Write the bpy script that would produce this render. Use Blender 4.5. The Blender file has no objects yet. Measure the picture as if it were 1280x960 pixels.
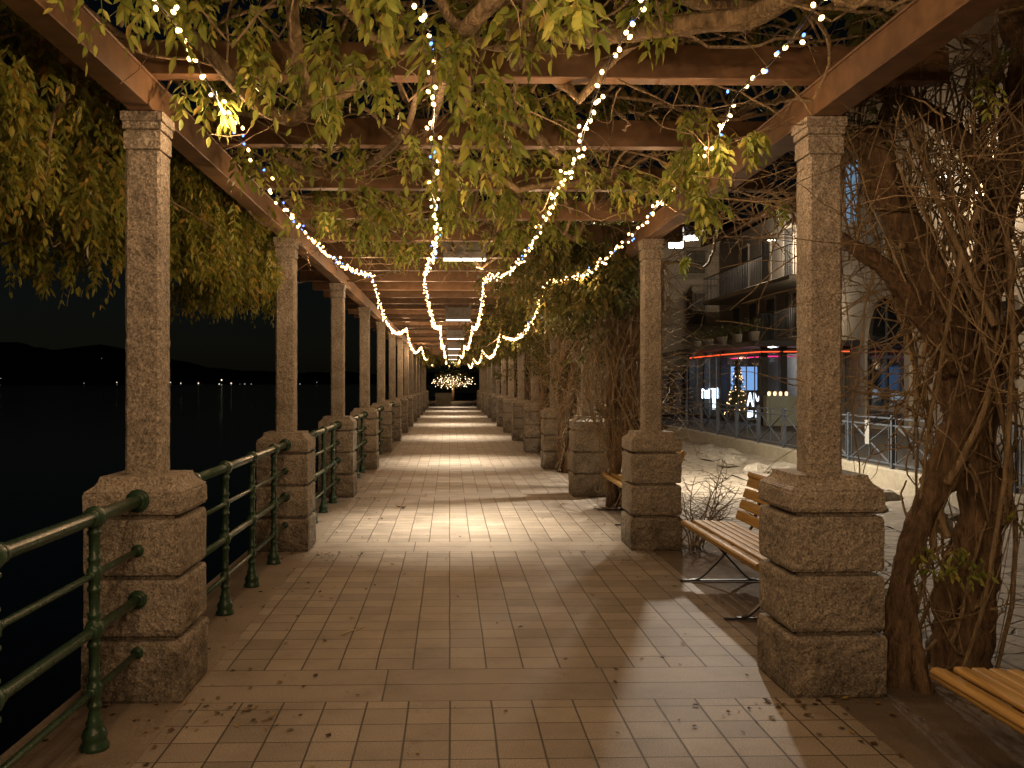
import bpy, math, random
import numpy as np
from mathutils import Vector, Matrix, noise as mnoise
R = math.radians
random.seed(7)
rng = np.random.default_rng(7)
S = bpy.context.scene
col = S.collection

# ------------------------------------------------------------------ camera
F = 1130.0                 # focal length in pixels of a 1280-wide picture
EYE = 1.55
cam = bpy.data.cameras.new("camera")
co = bpy.data.objects.new("camera", cam); col.objects.link(co)
cam.sensor_fit = 'HORIZONTAL'; cam.sensor_width = 36.0
cam.lens = F / 1280 * 36.0
cam.shift_x = 48.4 / 1280; cam.shift_y = -2.0 / 1280
cam.clip_start = 0.05; cam.clip_end = 6000
co.location = (0, 0, EYE); co.rotation_euler = (R(90), 0, R(-1.5))
S.camera = co

# ------------------------------------------------------------------ sky (night: the sun is far below)
w = bpy.data.worlds.new("World"); S.world = w; w.use_nodes = True
nt = w.node_tree; bg = nt.nodes["Background"]
sky = nt.nodes.new("ShaderNodeTexSky"); sky.sky_type = 'NISHITA'; sky.sun_disc = False
sky.sun_elevation = R(14); sky.sun_rotation = R(140)
nt.links.new(sky.outputs[0], bg.inputs[0]); bg.inputs[1].default_value = 0.0006

# ------------------------------------------------------------------ exposure / renderer
S.view_settings.view_transform = 'Standard'; S.view_settings.look = 'None'
S.view_settings.exposure = 0.15; S.view_settings.gamma = 1.0
S.view_settings.use_curve_mapping = False
S.render.engine = 'CYCLES'
S.cycles.use_denoising = True
try: S.cycles.denoiser = 'OPENIMAGEDENOISE'
except Exception: pass
S.cycles.max_bounces = 5; S.cycles.diffuse_bounces = 3; S.cycles.glossy_bounces = 2
S.cycles.transmission_bounces = 4; S.cycles.transparent_max_bounces = 6
S.cycles.sample_clamp_indirect = 3.0; S.cycles.sample_clamp_direct = 0
S.cycles.caustics_reflective = False; S.cycles.caustics_refractive = False
S.cycles.use_light_tree = True

def W(px, py, Y):
    """a point seen at (px, py) of the photograph, Y metres down the walk"""
    u = (px - 591.6) / F; s, c = math.sin(R(1.5)), math.cos(R(1.5))
    X = Y * (s + u * c) / (c - u * s)
    d = X * s + Y * c
    return Vector((X, Y, EYE + (478 - py) * d / F))

# ------------------------------------------------------------------ lights
WARM = (1.0, 0.60, 0.31); NEUT = (1.0, 0.84, 0.64)
def light(name, kind, loc, power, color, **kw):
    l = bpy.data.lights.new(name, kind); l.energy = power; l.color = color
    for k, v in kw.items(): setattr(l, k, v)
    o = bpy.data.objects.new(name, l); o.location = loc; col.objects.link(o); return o

# ------------------------------------------------------------------ helpers
def tag(o, label=None, cat=None, group=None, kind=None):
    if label: o['label'] = label
    if cat: o['category'] = cat
    if group: o['group'] = group
    if kind: o['kind'] = kind
    return o
def empty(name, loc=(0, 0, 0), rz=0.0, label=None, cat=None, group=None):
    o = bpy.data.objects.new(name, None); col.objects.link(o)
    o.location = loc; o.rotation_euler = (0, 0, rz); o.empty_display_size = .1
    return tag(o, label, cat, group)
class MB:
    def __init__(s): s.v = []; s.f = []; s.n = 0; s.sm = []
    def add(s, v, f, smooth=False):
        s.v.extend([tuple(p) for p in v]); n = s.n
        s.f.extend([tuple(i + n for i in q) for q in f]); s.sm.extend([smooth] * len(f)); s.n += len(v)
        return s
    def box(s, x0, x1, y0, y1, z0, z1, M=None):
        v = [(x0, y0, z0), (x1, y0, z0), (x1, y1, z0), (x0, y1, z0), (x0, y0, z1), (x1, y0, z1), (x1, y1, z1), (x0, y1, z1)]
        if M is not None: v = [M @ Vector(p) for p in v]
        return s.add(v, [(0, 3, 2, 1), (4, 5, 6, 7), (0, 1, 5, 4), (1, 2, 6, 5), (2, 3, 7, 6), (3, 0, 4, 7)])
    def bbox(s, x0, x1, y0, y1, z0, z1, b=.004, M=None):
        # box with chamfered edges: three nested rectangles
        def ring(e, z): return [(x0 + e, y0 + b * (e == 0) * 0 + e, z), (x1 - e, y0 + e, z), (x1 - e, y1 - e, z), (x0 + e, y1 - e, z)]
        rs = [ring(b, z0), ring(0, z0 + b), ring(0, z1 - b), ring(b, z1)]
        v = [p for r in rs for p in r]
        if M is not None: v = [M @ Vector(p) for p in v]
        f = [(3, 2, 1, 0), (12, 13, 14, 15)]
        for k in range(3):
            for i in range(4):
                j = (i + 1) % 4; f.append((k * 4 + i, k * 4 + j, k * 4 + 4 + j, k * 4 + 4 + i))
        return s.add(v, f)
    def bar(s, a, b, wx, wz, up=(0, 0, 1)):
        a = Vector(a); b = Vector(b); d = (b - a); L = d.length
        if L < 1e-6: return s
        d /= L; x = d.cross(Vector(up))
        if x.length < 1e-4: x = Vector((1, 0, 0))
        x.normalize(); z = x.cross(d)
        v = []
        for p in (a, b):
            for i, j in ((-1, -1), (1, -1), (1, 1), (-1, 1)): v.append(p + x * (i * wx / 2) + z * (j * wz / 2))
        return s.add(v, [(3, 2, 1, 0), (4, 5, 6, 7), (0, 1, 5, 4), (1, 2, 6, 5), (2, 3, 7, 6), (3, 0, 4, 7)])
    def tube(s, path, rad, sides=8, cap=True, wob=0.0):
        P = [Vector(p) for p in path]; n = len(P)
        if isinstance(rad, (int, float)): rad = [rad] * n
        ts = []
        for i in range(n):
            t = P[min(i + 1, n - 1)] - P[max(i - 1, 0)]
            ts.append(t.normalized() if t.length > 1e-9 else Vector((0, 0, 1)))
        x = ts[0].orthogonal().normalized(); v = []
        for i in range(n):
            x = x - ts[i] * x.dot(ts[i])
            x = x.normalized() if x.length > 1e-6 else ts[i].orthogonal().normalized()
            y = ts[i].cross(x)
            for k in range(sides):
                a = 2 * math.pi * k / sides
                r = rad[i]
                if wob: r *= 1 + wob * mnoise.noise(Vector((math.cos(a) * 1.6, math.sin(a) * 1.6, i * .35)) + P[0] * 3)
                v.append(P[i] + x * (math.cos(a) * r) + y * (math.sin(a) * r))
        f = []
        for i in range(n - 1):
            for k in range(sides):
                j = (k + 1) % sides; f.append((i * sides + k, i * sides + j, (i + 1) * sides + j, (i + 1) * sides + k))
        if cap: f.append(tuple(range(sides))[::-1]); f.append(tuple((n - 1) * sides + k for k in range(sides)))
        return s.add(v, f, True)
    def lathe(s, prof, c=(0, 0, 0), sides=16, M=None):
        v = []; n = len(prof)
        for r, z in prof:
            for k in range(sides):
                a = 2 * math.pi * k / sides; p = Vector((c[0] + r * math.cos(a), c[1] + r * math.sin(a), c[2] + z))
                v.append(M @ p if M is not None else p)
        f = []
        for i in range(n - 1):
            for k in range(sides):
                j = (k + 1) % sides; f.append((i * sides + k, i * sides + j, (i + 1) * sides + j, (i + 1) * sides + k))
        f.append(tuple(range(sides))[::-1]); f.append(tuple((n - 1) * sides + k for k in range(sides)))
        return s.add(v, f, True)
    def build(s, name, mat, parent=None, autosmooth=False):
        me = bpy.data.meshes.new(name); me.from_pydata([tuple(p) for p in s.v], [], s.f)
        me.materials.append(mat)
        me.polygons.foreach_set('use_smooth', s.sm)
        me.update()
        o = bpy.data.objects.new(name, me); col.objects.link(o)
        if parent is not None: o.parent = parent
        return o
def children(o): return [c for c in bpy.data.objects if c.parent == o]
KIDS = {}
def copy_tree(o, parent=None, kids=None):
    c = o.copy(); col.objects.link(c)
    if parent is not None: c.parent = parent
    if o.name not in KIDS: KIDS[o.name] = children(o)
    for ch in KIDS[o.name]: copy_tree(ch, c)
    return c
def spline(pts, per=6):
    P = [Vector(p) for p in pts]; out = []
    for i in range(len(P) - 1):
        p0 = P[max(i - 1, 0)]; p1 = P[i]; p2 = P[i + 1]; p3 = P[min(i + 2, len(P) - 1)]
        for k in range(per):
            t = k / per
            out.append(.5 * ((2 * p1) + (-p0 + p2) * t + (2 * p0 - 5 * p1 + 4 * p2 - p3) * t * t + (-p0 + 3 * p1 - 3 * p2 + p3) * t ** 3))
    out.append(P[-1]); return out

# ------------------------------------------------------------------ materials
class NT:
    def __init__(s, name):
        s.m = bpy.data.materials.new(name); s.m.use_nodes = True; s.t = s.m.node_tree
        s.b = s.t.nodes["Principled BSDF"]; s.out = s.t.nodes["Material Output"]
    def n(s, typ, **kw):
        o = s.t.nodes.new(typ)
        for k, v in kw.items():
            if k.startswith('_'): setattr(o, k[1:], v)
            else:
                key = int(k[1:]) if k[0] == 'i' and k[1:].isdigit() else k.replace('__', ' ')
                if isinstance(v, bpy.types.NodeSocket): s.t.links.new(v, o.inputs[key])
                else: o.inputs[key].default_value = v
        return o
    def l(s, a, b): s.t.links.new(a, b)
    def math(s, op, a, b=None, c=None):
        o = s.t.nodes.new("ShaderNodeMath"); o.operation = op
        for i, v in enumerate((a, b, c)):
            if v is None: continue
            if isinstance(v, bpy.types.NodeSocket): s.t.links.new(v, o.inputs[i])
            else: o.inputs[i].default_value = v
        return o.outputs[0]
    def mix(s, fac, a, b, typ='MIX'):
        o = s.t.nodes.new("ShaderNodeMix"); o.data_type = 'RGBA'; o.blend_type = typ
        for i, v in ((0, fac), (6, a), (7, b)):
            if isinstance(v, bpy.types.NodeSocket): s.t.links.new(v, o.inputs[i])
            else: o.inputs[i].default_value = v if i == 0 else (v if len(v) == 4 else (*v, 1))
        return o.outputs[2]
    def ramp(s, fac, stops):
        o = s.t.nodes.new("ShaderNodeValToRGB"); e = o.color_ramp.elements
        while len(e) > 1: e.remove(e[0])
        e[0].position = stops[0][0]; e[0].color = stops[0][1] if len(stops[0][1]) == 4 else (*stops[0][1], 1)
        for p, c in stops[1:]:
            q = e.new(p); q.color = c if len(c) == 4 else (*c, 1)
        s.l(fac, o.inputs[0]); return o.outputs[0]
    def coords(s, vary=True):
        tc = s.n("ShaderNodeTexCoord")
        if not vary: return tc.outputs['Object']
        oi = s.n("ShaderNodeObjectInfo")
        sc = s.math('MULTIPLY', oi.outputs['Random'], 37.0)
        a = s.n("ShaderNodeVectorMath", _operation='ADD'); s.l(tc.outputs['Object'], a.inputs[0])
        cx = s.n("ShaderNodeCombineXYZ"); s.l(sc, cx.inputs[0]); s.l(sc, cx.inputs[1]); s.l(a.inputs[1], a.inputs[1]) if False else None
        s.l(cx.outputs[0], a.inputs[1]); return a.outputs[0]
    def noise(s, vec, scale, detail=3, rough=.55):
        o = s.n("ShaderNodeTexNoise", Scale=scale, Detail=detail, Roughness=rough); s.l(vec, o.inputs['Vector']); return o.outputs[0]
    def bump(s, h, strength, dist=.01, normal=None):
        o = s.n("ShaderNodeBump", Strength=strength, Distance=dist); s.l(h, o.inputs['Height'])
        if normal is not None: s.l(normal, o.inputs['Normal'])
        return o.outputs[0]
    def fin(s, color=None, rough=.7, normal=None, metal=None, spec=None):
        if color is not None:
            if isinstance(color, bpy.types.NodeSocket): s.l(color, s.b.inputs['Base Color'])
            else: s.b.inputs['Base Color'].default_value = (*color, 1)
        if isinstance(rough, bpy.types.NodeSocket): s.l(rough, s.b.inputs['Roughness'])
        else: s.b.inputs['Roughness'].default_value = rough
        if normal is not None: s.l(normal, s.b.inputs['Normal'])
        if metal is not None: s.b.inputs['Metallic'].default_value = metal
        if spec is not None: s.b.inputs['Specular IOR Level'].default_value = spec
        return s.m
def granite(name, base, coarse=1.0):
    t = NT(name); c = t.coords()
    sp = t.noise(c, 95, 2, .6); md = t.noise(c, 38, 3, .6); lg = t.noise(c, 5, 4, .6)
    g = t.ramp(sp, [(.36, tuple(x * .25 for x in base)), (.47, base), (.56, tuple(x * 1.1 for x in base)), (.66, tuple(min(1, x * 2.0) for x in base))])
    g = t.mix(.35, g, t.ramp(md, [(.35, tuple(x * .5 for x in base)), (.65, tuple(x * 1.4 for x in base))]))
    g = t.mix(.7, g, t.ramp(lg, [(.3, (.55, .52, .48)), (.5, (.95, .93, .9)), (.7, (1.15, 1.1, 1.02))]), 'MULTIPLY')
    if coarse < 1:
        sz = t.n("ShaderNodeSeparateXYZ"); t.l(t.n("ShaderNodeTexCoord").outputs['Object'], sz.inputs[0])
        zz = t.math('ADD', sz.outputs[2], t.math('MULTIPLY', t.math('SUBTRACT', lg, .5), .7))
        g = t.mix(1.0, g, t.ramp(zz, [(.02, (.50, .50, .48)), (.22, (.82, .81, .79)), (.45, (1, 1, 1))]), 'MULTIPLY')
    v = t.n("ShaderNodeTexVoronoi", Scale=26.0 * coarse); t.l(c, v.inputs['Vector'])
    h = t.math('ADD', t.math('MULTIPLY', t.noise(c, 30 * coarse, 4, .65), 1.0), t.math('MULTIPLY', v.outputs['Distance'], .5))
    return t.fin(g, .85, t.bump(h, 1.0, .022 if coarse < 1 else .015))
M_GRAN = granite('granite', (.36, .325, .275))
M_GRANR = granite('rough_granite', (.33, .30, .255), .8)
def painted(name, c, rough=.45, metal=0, nscale=12, var=.25, bumpy=.15):
    t = NT(name); co_ = t.coords(); n = t.noise(co_, nscale, 4)
    g = t.ramp(n, [(.3, tuple(x * (1 - var) for x in c)), (.7, tuple(x * (1 + var) for x in c))])
    r = t.math('ADD', t.math('MULTIPLY', t.noise(co_, nscale * 4, 3), .25), rough - .12)
    return t.fin(g, r, t.bump(t.noise(co_, 60, 3), bumpy, .003), metal)
M_STEEL = painted('brown_steel', (.19, .11, .058), .5)
M_GREEN = painted('green_iron', (.028, .068, .038), .30, bumpy=.3)
M_BLACK = painted('black_metal', (.02, .02, .022), .4)
M_LAMP = painted('grey_metal', (.25, .25, .25), .4)
M_BLUEG = painted('bluegrey_metal', (.07, .085, .11), .5)
def wood():
    t = NT('bench_wood'); c = t.coords()
    mp = t.n("ShaderNodeMapping"); mp.inputs['Scale'].default_value = (22, 1.2, 22); t.l(c, mp.inputs[0])
    n = t.noise(mp.outputs[0], 3, 5, .6)
    g = t.ramp(n, [(.3, (.30, .18, .06)), (.5, (.45, .29, .10)), (.7, (.56, .38, .14))])
    return t.fin(g, t.math('ADD', t.math('MULTIPLY', n, .2), .42), t.bump(n, .15, .003), None, .12)
M_WOOD = wood()
def bark(name, c):
    t = NT(name); k = t.coords(False)
    mp = t.n("ShaderNodeMapping"); mp.inputs['Scale'].default_value = (1, 1, .25); t.l(k, mp.inputs[0])
    n = t.noise(mp.outputs[0], 28, 5, .65); m = t.noise(k, 4, 3)
    g = t.ramp(n, [(.3, tuple(x * .4 for x in c)), (.7, tuple(x * 1.35 for x in c))])
    g = t.mix(.5, g, t.ramp(m, [(.3, (.6, .6, .55)), (.7, (1.2, 1.15, 1))]), 'MULTIPLY')
    return t.fin(g, .9, t.bump(n, 1.0, .06))
M_BARK = bark('bark', (.25, .17, .105)); M_VINE = bark('vine_bark', (.42, .32, .20))
def leafmat(name, cols, trans=.35):
    t = NT(name); g = t.n("ShaderNodeNewGeometry"); c = t.ramp(g.outputs['Random Per Island'], cols)
    t.fin(c, .5); t.b.inputs['Specular IOR Level'].default_value = .35
    tr = t.n("ShaderNodeBsdfTranslucent"); t.l(c, tr.inputs[0])
    mx = t.n("ShaderNodeMixShader", Fac=trans); t.l(t.b.outputs[0], mx.inputs[1]); t.l(tr.outputs[0], mx.inputs[2])
    t.l(mx.outputs[0], t.out.inputs[0]); return t.m
M_LEAF = leafmat('wisteria_leaf', [(0, (.15, .18, .035)), (.35, (.22, .25, .045)), (.6, (.29, .30, .055)), (.85, (.38, .33, .06)), (1, (.42, .25, .06))])
M_LEAFG = leafmat('fresh_leaf', [(0, (.17, .23, .045)), (.5, (.31, .36, .075)), (.9, (.46, .45, .10)), (1, (.50, .36, .10))])
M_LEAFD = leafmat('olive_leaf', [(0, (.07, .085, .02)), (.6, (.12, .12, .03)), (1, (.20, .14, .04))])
M_LITTER = leafmat('dry_leaf', [(0, (.05, .03, .015)), (.6, (.12, .07, .03)), (.9, (.30, .20, .07)), (1, (.35, .28, .08))], .05)
def emis(name, c, s, sample='AUTO'):
    t = NT(name); e = t.n("ShaderNodeEmission", Strength=s); e.inputs[0].default_value = (*c, 1)
    t.l(e.outputs[0], t.out.inputs[0])
    try: t.m.cycles.emission_sampling = sample
    except Exception: pass
    return t.m
M_BULB = emis('warm_bulb', (1.0, .58, .22), 10, 'NONE')
M_BULBB = emis('blue_bulb', (.12, .28, 1.0), 4, 'NONE')
M_TUBE = emis('lamp_tube', (1.0, .88, .74), 4, 'NONE')
M_FLOOD = emis('flood_face', (1.0, .95, .85), 60, 'NONE')
def plain(name, c, rough=.8, nscale=3, var=.2, fine=40, bstr=.3, vary=True):
    t = NT(name); k = t.coords(vary); n = t.noise(k, nscale, 5, .6)
    g = t.ramp(n, [(.3, tuple(x * (1 - var) for x in c)), (.7, tuple(x * (1 + var) for x in c))])
    g = t.mix(.3, g, t.ramp(t.noise(k, fine, 2), [(.35, tuple(x * .6 for x in c)), (.65, tuple(x * 1.4 for x in c))]))
    return t.fin(g, rough, t.bump(t.noise(k, fine, 4), bstr, .01))
# tiled walkway: lengthwise joints every 0.2 m, cross joints every 0.195 m
def tiles():
    t = NT('walkway_tiles'); tc = t.n("ShaderNodeTexCoord").outputs['Object']
    sx = t.n("ShaderNodeSeparateXYZ"); t.l(tc, sx.inputs[0]); X, Y = sx.outputs[0], sx.outputs[1]
    wob = t.math('MULTIPLY', t.math('SUBTRACT', t.noise(tc, 1.3, 2), .5), .012)
    u = t.math('DIVIDE', t.math('ADD', X, wob), .2)
    yb = t.math('MODULO', t.math('ADD', Y, 39 - .5), 3.9)         # 0 at the start of a column band
    inband = t.math('LESS_THAN', yb, .49)
    v1 = t.math('DIVIDE', t.math('SUBTRACT', yb, .49), .19478); vb = t.math('DIVIDE', yb, .245)
    ub = t.math('DIVIDE', t.math('ADD', X, .33), 1.15)
    def sel(a, b): return t.math('ADD', t.math('MULTIPLY', a, inband), t.math('MULTIPLY', b, t.math('SUBTRACT', 1, inband)))
    def joint(c_, size, wd):
        fr = t.math('ABSOLUTE', t.math('SUBTRACT', t.math('FRACT', c_), .5))
        d = t.math('MULTIPLY', t.math('SUBTRACT', .5, fr), size)    # metres to the nearest joint
        mr = t.n("ShaderNodeMapRange", _interpolation_type='SMOOTHSTEP'); t.l(d, mr.inputs[0])
        mr.inputs[1].default_value = wd * .35; mr.inputs[2].default_value = wd; mr.inputs[3].default_value = 0; mr.inputs[4].default_value = 1
        return mr.outputs[0]
    ju = joint(u, .2, .0060); jv = joint(v1, .195, .0050); jub = joint(ub, 1.15, .005); jvb = joint(vb, .245, .006)
    ju2 = sel(jub, ju); jv2 = sel(jvb, jv); J = t.math('MINIMUM', ju2, jv2)
    row = t.math('FLOOR', t.math('DIVIDE', t.math('ADD', Y, 39 - .5), 3.9))
    cx = t.n("ShaderNodeCombineXYZ"); t.l(sel(t.math('ADD', t.math('FLOOR', ub), 300.0), t.math('FLOOR', u)), cx.inputs[0])
    t.l(t.math('ADD', sel(t.math('FLOOR', vb), t.math('FLOOR', v1)), t.math('MULTIPLY', row, 31.0)), cx.inputs[1])
    wn = t.n("ShaderNodeTexWhiteNoise"); wn.noise_dimensions = '2D'; t.l(cx.outputs[0], wn.inputs['Vector'])
    base = t.ramp(wn.outputs[0], [(0, (.24, .212, .18)), (.5, (.295, .262, .222)), (1, (.355, .315, .267))])
    base = t.mix(.8, base, t.ramp(t.noise(tc, 1.7, 5, .65), [(.3, (.62, .58, .52)), (.5, (.95, .93, .9)), (.72, (1.18, 1.14, 1.08))]), 'MULTIPLY')
    fine = t.noise(tc, 160, 2, .7)
    base = t.mix(.6, base, t.ramp(fine, [(.38, (.4, .39, .37)), (.5, (1, 1, 1)), (.64, (1.6, 1.57, 1.5))]), 'MULTIPLY')
    st = t.noise(tc, 4.5, 6, .75)
    base = t.mix(.8, base, t.ramp(st, [(.25, (.5, .45, .4)), (.42, (1, 1, 1))]), 'MULTIPLY')
    g = t.mix(J, (.045, .034, .025), base)
    h = t.math('ADD', J, t.math('MULTIPLY', fine, .35))
    h = t.math('ADD', h, t.math('MULTIPLY', wn.outputs[0], .3))
    return t.fin(g, .62, t.bump(h, .7, .004))
M_TILE = tiles()
M_CONC = plain('border_concrete', (.24, .20, .155), .75, 2.5, .3, 90, .4, False)
M_SOIL = plain('packed_gravel', (.17, .135, .10), .9, 3, .35, 120, .9, False)
def crazy():
    t = NT('crazy_paving'); tc = t.n("ShaderNodeTexCoord").outputs['Object']
    nz = t.n("ShaderNodeTexNoise", Scale=3.0); t.l(tc, nz.inputs['Vector'])
    wv = t.mix(.12, (0, 0, 0), nz.outputs[1]); av = t.n("ShaderNodeVectorMath", _operation='ADD'); t.l(tc, av.inputs[0]); t.l(wv, av.inputs[1])
    v = t.n("ShaderNodeTexVoronoi", _feature='DISTANCE_TO_EDGE', Scale=4.2); t.l(av.outputs[0], v.inputs['Vector'])
    v2 = t.n("ShaderNodeTexVoronoi", Scale=4.2); t.l(av.outputs[0], v2.inputs['Vector'])
    j = t.ramp(v.outputs[0], [(.015, (0, 0, 0)), (.06, (1, 1, 1))])
    b = t.mix(t.math('MULTIPLY', v2.outputs[0], .8), (.36, .32, .26), (.24, .21, .17))
    b = t.mix(.6, b, t.ramp(t.noise(tc, 20, 5, .7), [(.3, (.6, .58, .55)), (.7, (1.3, 1.25, 1.2))]), 'MULTIPLY')
    g = t.mix(j, (.13, .11, .085), b)
    return t.fin(g, .8, t.bump(t.math('ADD', j, t.math('MULTIPLY', t.noise(tc, 25, 4), .6)), .9, .015))
M_CRAZY = crazy()
M_ASPH = plain('asphalt', (.055, .05, .045), .85, 1, .2, 100, .5, False)
M_ROCK = plain('pale_rock', (.31, .28, .235), .9, 6, .35, 30, 1.0)
M_WALL = plain('stained_concrete', (.34, .31, .24), .85, 2, .25, 25, .4)

# ------------------------------------------------------------------ ground, water, hills, sky stays the world
XL0, XL1, XR0, XR1 = -1.76, -1.30, 1.68, 2.14          # pedestal faces, left and right row
def sheet(name, x0, x1, y0, y1, z, mat, ny=1, nx=1, hf=None):
    m = MB(); v = []; f = []
    for j in range(ny + 1):
        for i in range(nx + 1):
            x = x0 + (x1 - x0) * i / nx; y = y0 + (y1 - y0) * j / ny; v.append((x, y, z + (hf(x, y) if hf else 0)))
    for j in range(ny):
        for i in range(nx):
            a = j * (nx + 1) + i; f.append((a, a + 1, a + nx + 2, a + nx + 1))
    m.add(v, f, hf is not None); return m.build(name, mat)
tag(sheet('walkway', -1.28, 1.87, -6, 66, 0, M_TILE), kind='structure')
m = MB(); m.box(-1.86, -1.28, -6, 66, -.30, .003); tag(m.build('kerb_strip', M_CONC), kind='structure')
m = MB(); m.box(-2.1, -1.88, -6, 66, -3, -.20); tag(m.build('quay_edge', M_CONC), kind='structure')
tag(sheet('gravel_strip', 1.87, 2.62, -6, 66, -.004, M_SOIL), kind='structure')
tag(sheet('garden_path', 2.62, 4.7, -6, 66, -.006, M_CRAZY), kind='structure')
def bedh(x, y):
    return .05 * mnoise.noise(Vector((x * 1.1, y * .9, 3))) + .10 * max(0, (x - 4.9) / 1.2) + .03 * mnoise.noise(Vector((x * 5, y * 5, 1)))
tag(sheet('garden_bed', 4.70, 6.03, -2, 60, .0, plain('bed_soil', (.30, .26, .21), .95, 5, .4, 35, 1.0, False), 500, 14, bedh), kind='structure')
m = MB(); m.box(6.24, 13.2, -6, 90, -.5, .28); tag(m.build('road', M_ASPH), kind='structure')
m = MB(); m.box(10.6, 12.0, -6, 60, .2, .40); tag(m.build('pavement', M_CONC), kind='structure')
tag(sheet('far_plaza', -1.86, 13.2, 66, 130, -.004, M_CONC), kind='structure')
def water():
    t = NT('lake_water'); tc = t.n("ShaderNodeTexCoord").outputs['Object']
    mp = t.n("ShaderNodeMapping"); mp.inputs['Scale'].default_value = (1, .5, 1); t.l(tc, mp.inputs[0])
    return t.fin((.004, .006, .008), .12, t.bump(t.noise(mp.outputs[0], 1.4, 4), .35, .05))
tag(sheet('water', -3000, -1.9, -300, 5000, -1.7, water()), kind='structure')
# hills across the lake
m = MB(); v = []; f = []
pts = [(-620, .0)] ; N = 90
for i in range(N + 1):
    px = -260 + i * 10
    if px > 640: break
    h = 42 * math.exp(-((px + 40) / 150) ** 2) + 26 * math.exp(-((px - 160) / 90) ** 2) + 14 + 7 * mnoise.noise(Vector((px * .02, 1, 0))) + 2.5 * mnoise.noise(Vector((px * .09, 4, 0)))
    h *= .9
    d = 1500.0; X = (px - 562) / F * d
    for k, (dd, hh) in enumerate(((0, -1.9 * F / d), (120, h * .35), (300, h * .75), (520, h), (900, h * .6))):
        v.append((X * (1 + dd / d), d + dd, max(-1.9, hh * (d + dd) / F + (1.55 if k else -1.55))))
n5 = 5; cols_ = len(v) // n5
for i in range(cols_ - 1):
    for k in range(n5 - 1): a = i * n5 + k; f.append((a, a + n5, a + n5 + 1, a + 1))
m.add(v, f, True); tag(m.build('hills', plain('night_hill', (.02, .022, .02), .95, .01, .3, .05, 0, False)), kind='structure')
M_SHORE = emis('shore_light', (1, .85, .6), 1.6, 'NONE'); M_SHOREB = emis('shore_light_dim', (.9, .95, 1), .45, 'NONE')
for i, (px, py, r, mt) in enumerate([(146, 478, .75, 0), (213, 478, .8, 0), (226, 479, .8, 0), (248, 479, 1.0, 0), (252, 481, .8, 1), (262, 481, .7, 1), (277, 475, 1.3, 0), (274, 480, .8, 0),
                         (289, 479, 1.0, 0), (300, 481, .9, 0), (306, 480, .9, 1), (314, 480, .7, 1), (127, 448, .5, 1), (105, 479, .6, 1), (1, 473, .6, 1), (375, 480, .8, 1), (396, 478, .6, 1)]):
    p = W(px, py, 1490); mb = MB(); mb.lathe([(r * .2, -r), (r, -r * .4), (r, r * .4), (r * .2, r)], p, 8)
    tag(mb.build('shore_lamp', M_SHOREB if mt else M_SHORE), 'tiny lamp glinting on the dark far shore of the lake', 'lamp', 'lamps on the far shore')

# ------------------------------------------------------------------ stone columns
def rock_block(w_, d_, z0, z1, seed, amp=.0065, ch=.007):
    """rough-hewn course: dense box with chamfered joints and chiselled faces"""
    m = MB(); nx, nz = 30, max(6, int((z1 - z0) / .016))
    hw, hd = w_ / 2, d_ / 2
    for axis in range(4):
        v = []; f = []
        for j in range(nz + 1):
            tz = j / nz; z = z0 + (z1 - z0) * tz
            ez = min(z - z0, z1 - z)
            ins = max(0, ch - ez)
            for i in range(nx + 1):
                tx = i / nx * 2 - 1
                half, out = (hw, hd) if axis % 2 == 0 else (hd, hw)
                x = tx * (half - ins); y = -(out - ins)
                P = [(x, y), (-y, x), (-x, -y), (y, -x)][axis]
                q = Vector((P[0] * 9, P[1] * 9, z * 9 + seed * 7.3))
                inner = min(1, min(half - abs(x), ez) / .03)
                dsp = amp * inner * (mnoise.noise(q) + .6 * mnoise.noise(q * 2.3) + .45 * mnoise.noise(q * 5.1) + .3)
                dsp2 = .004 * mnoise.noise(q * 1.7)
                nrm = [(0, -1), (1, 0), (0, 1), (-1, 0)][axis]
                if inner < 1e-6: nl = Vector((P[0], P[1])).normalized(); nrm = (nl.x, nl.y); dsp = dsp2
                v.append((P[0] + nrm[0] * dsp, P[1] + nrm[1] * dsp, z))
        for j in range(nz):
            for i in range(nx): a = j * (nx + 1) + i; f.append((a, a + 1, a + nx + 2, a + nx + 1))
        m.add(v, f, False)
    e = ch; m.add([(-hw + e, -hd + e, z1), (hw - e, -hd + e, z1), (hw - e, hd - e, z1), (-hw + e, hd - e, z1)], [(0, 1, 2, 3)])
    return m
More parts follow.
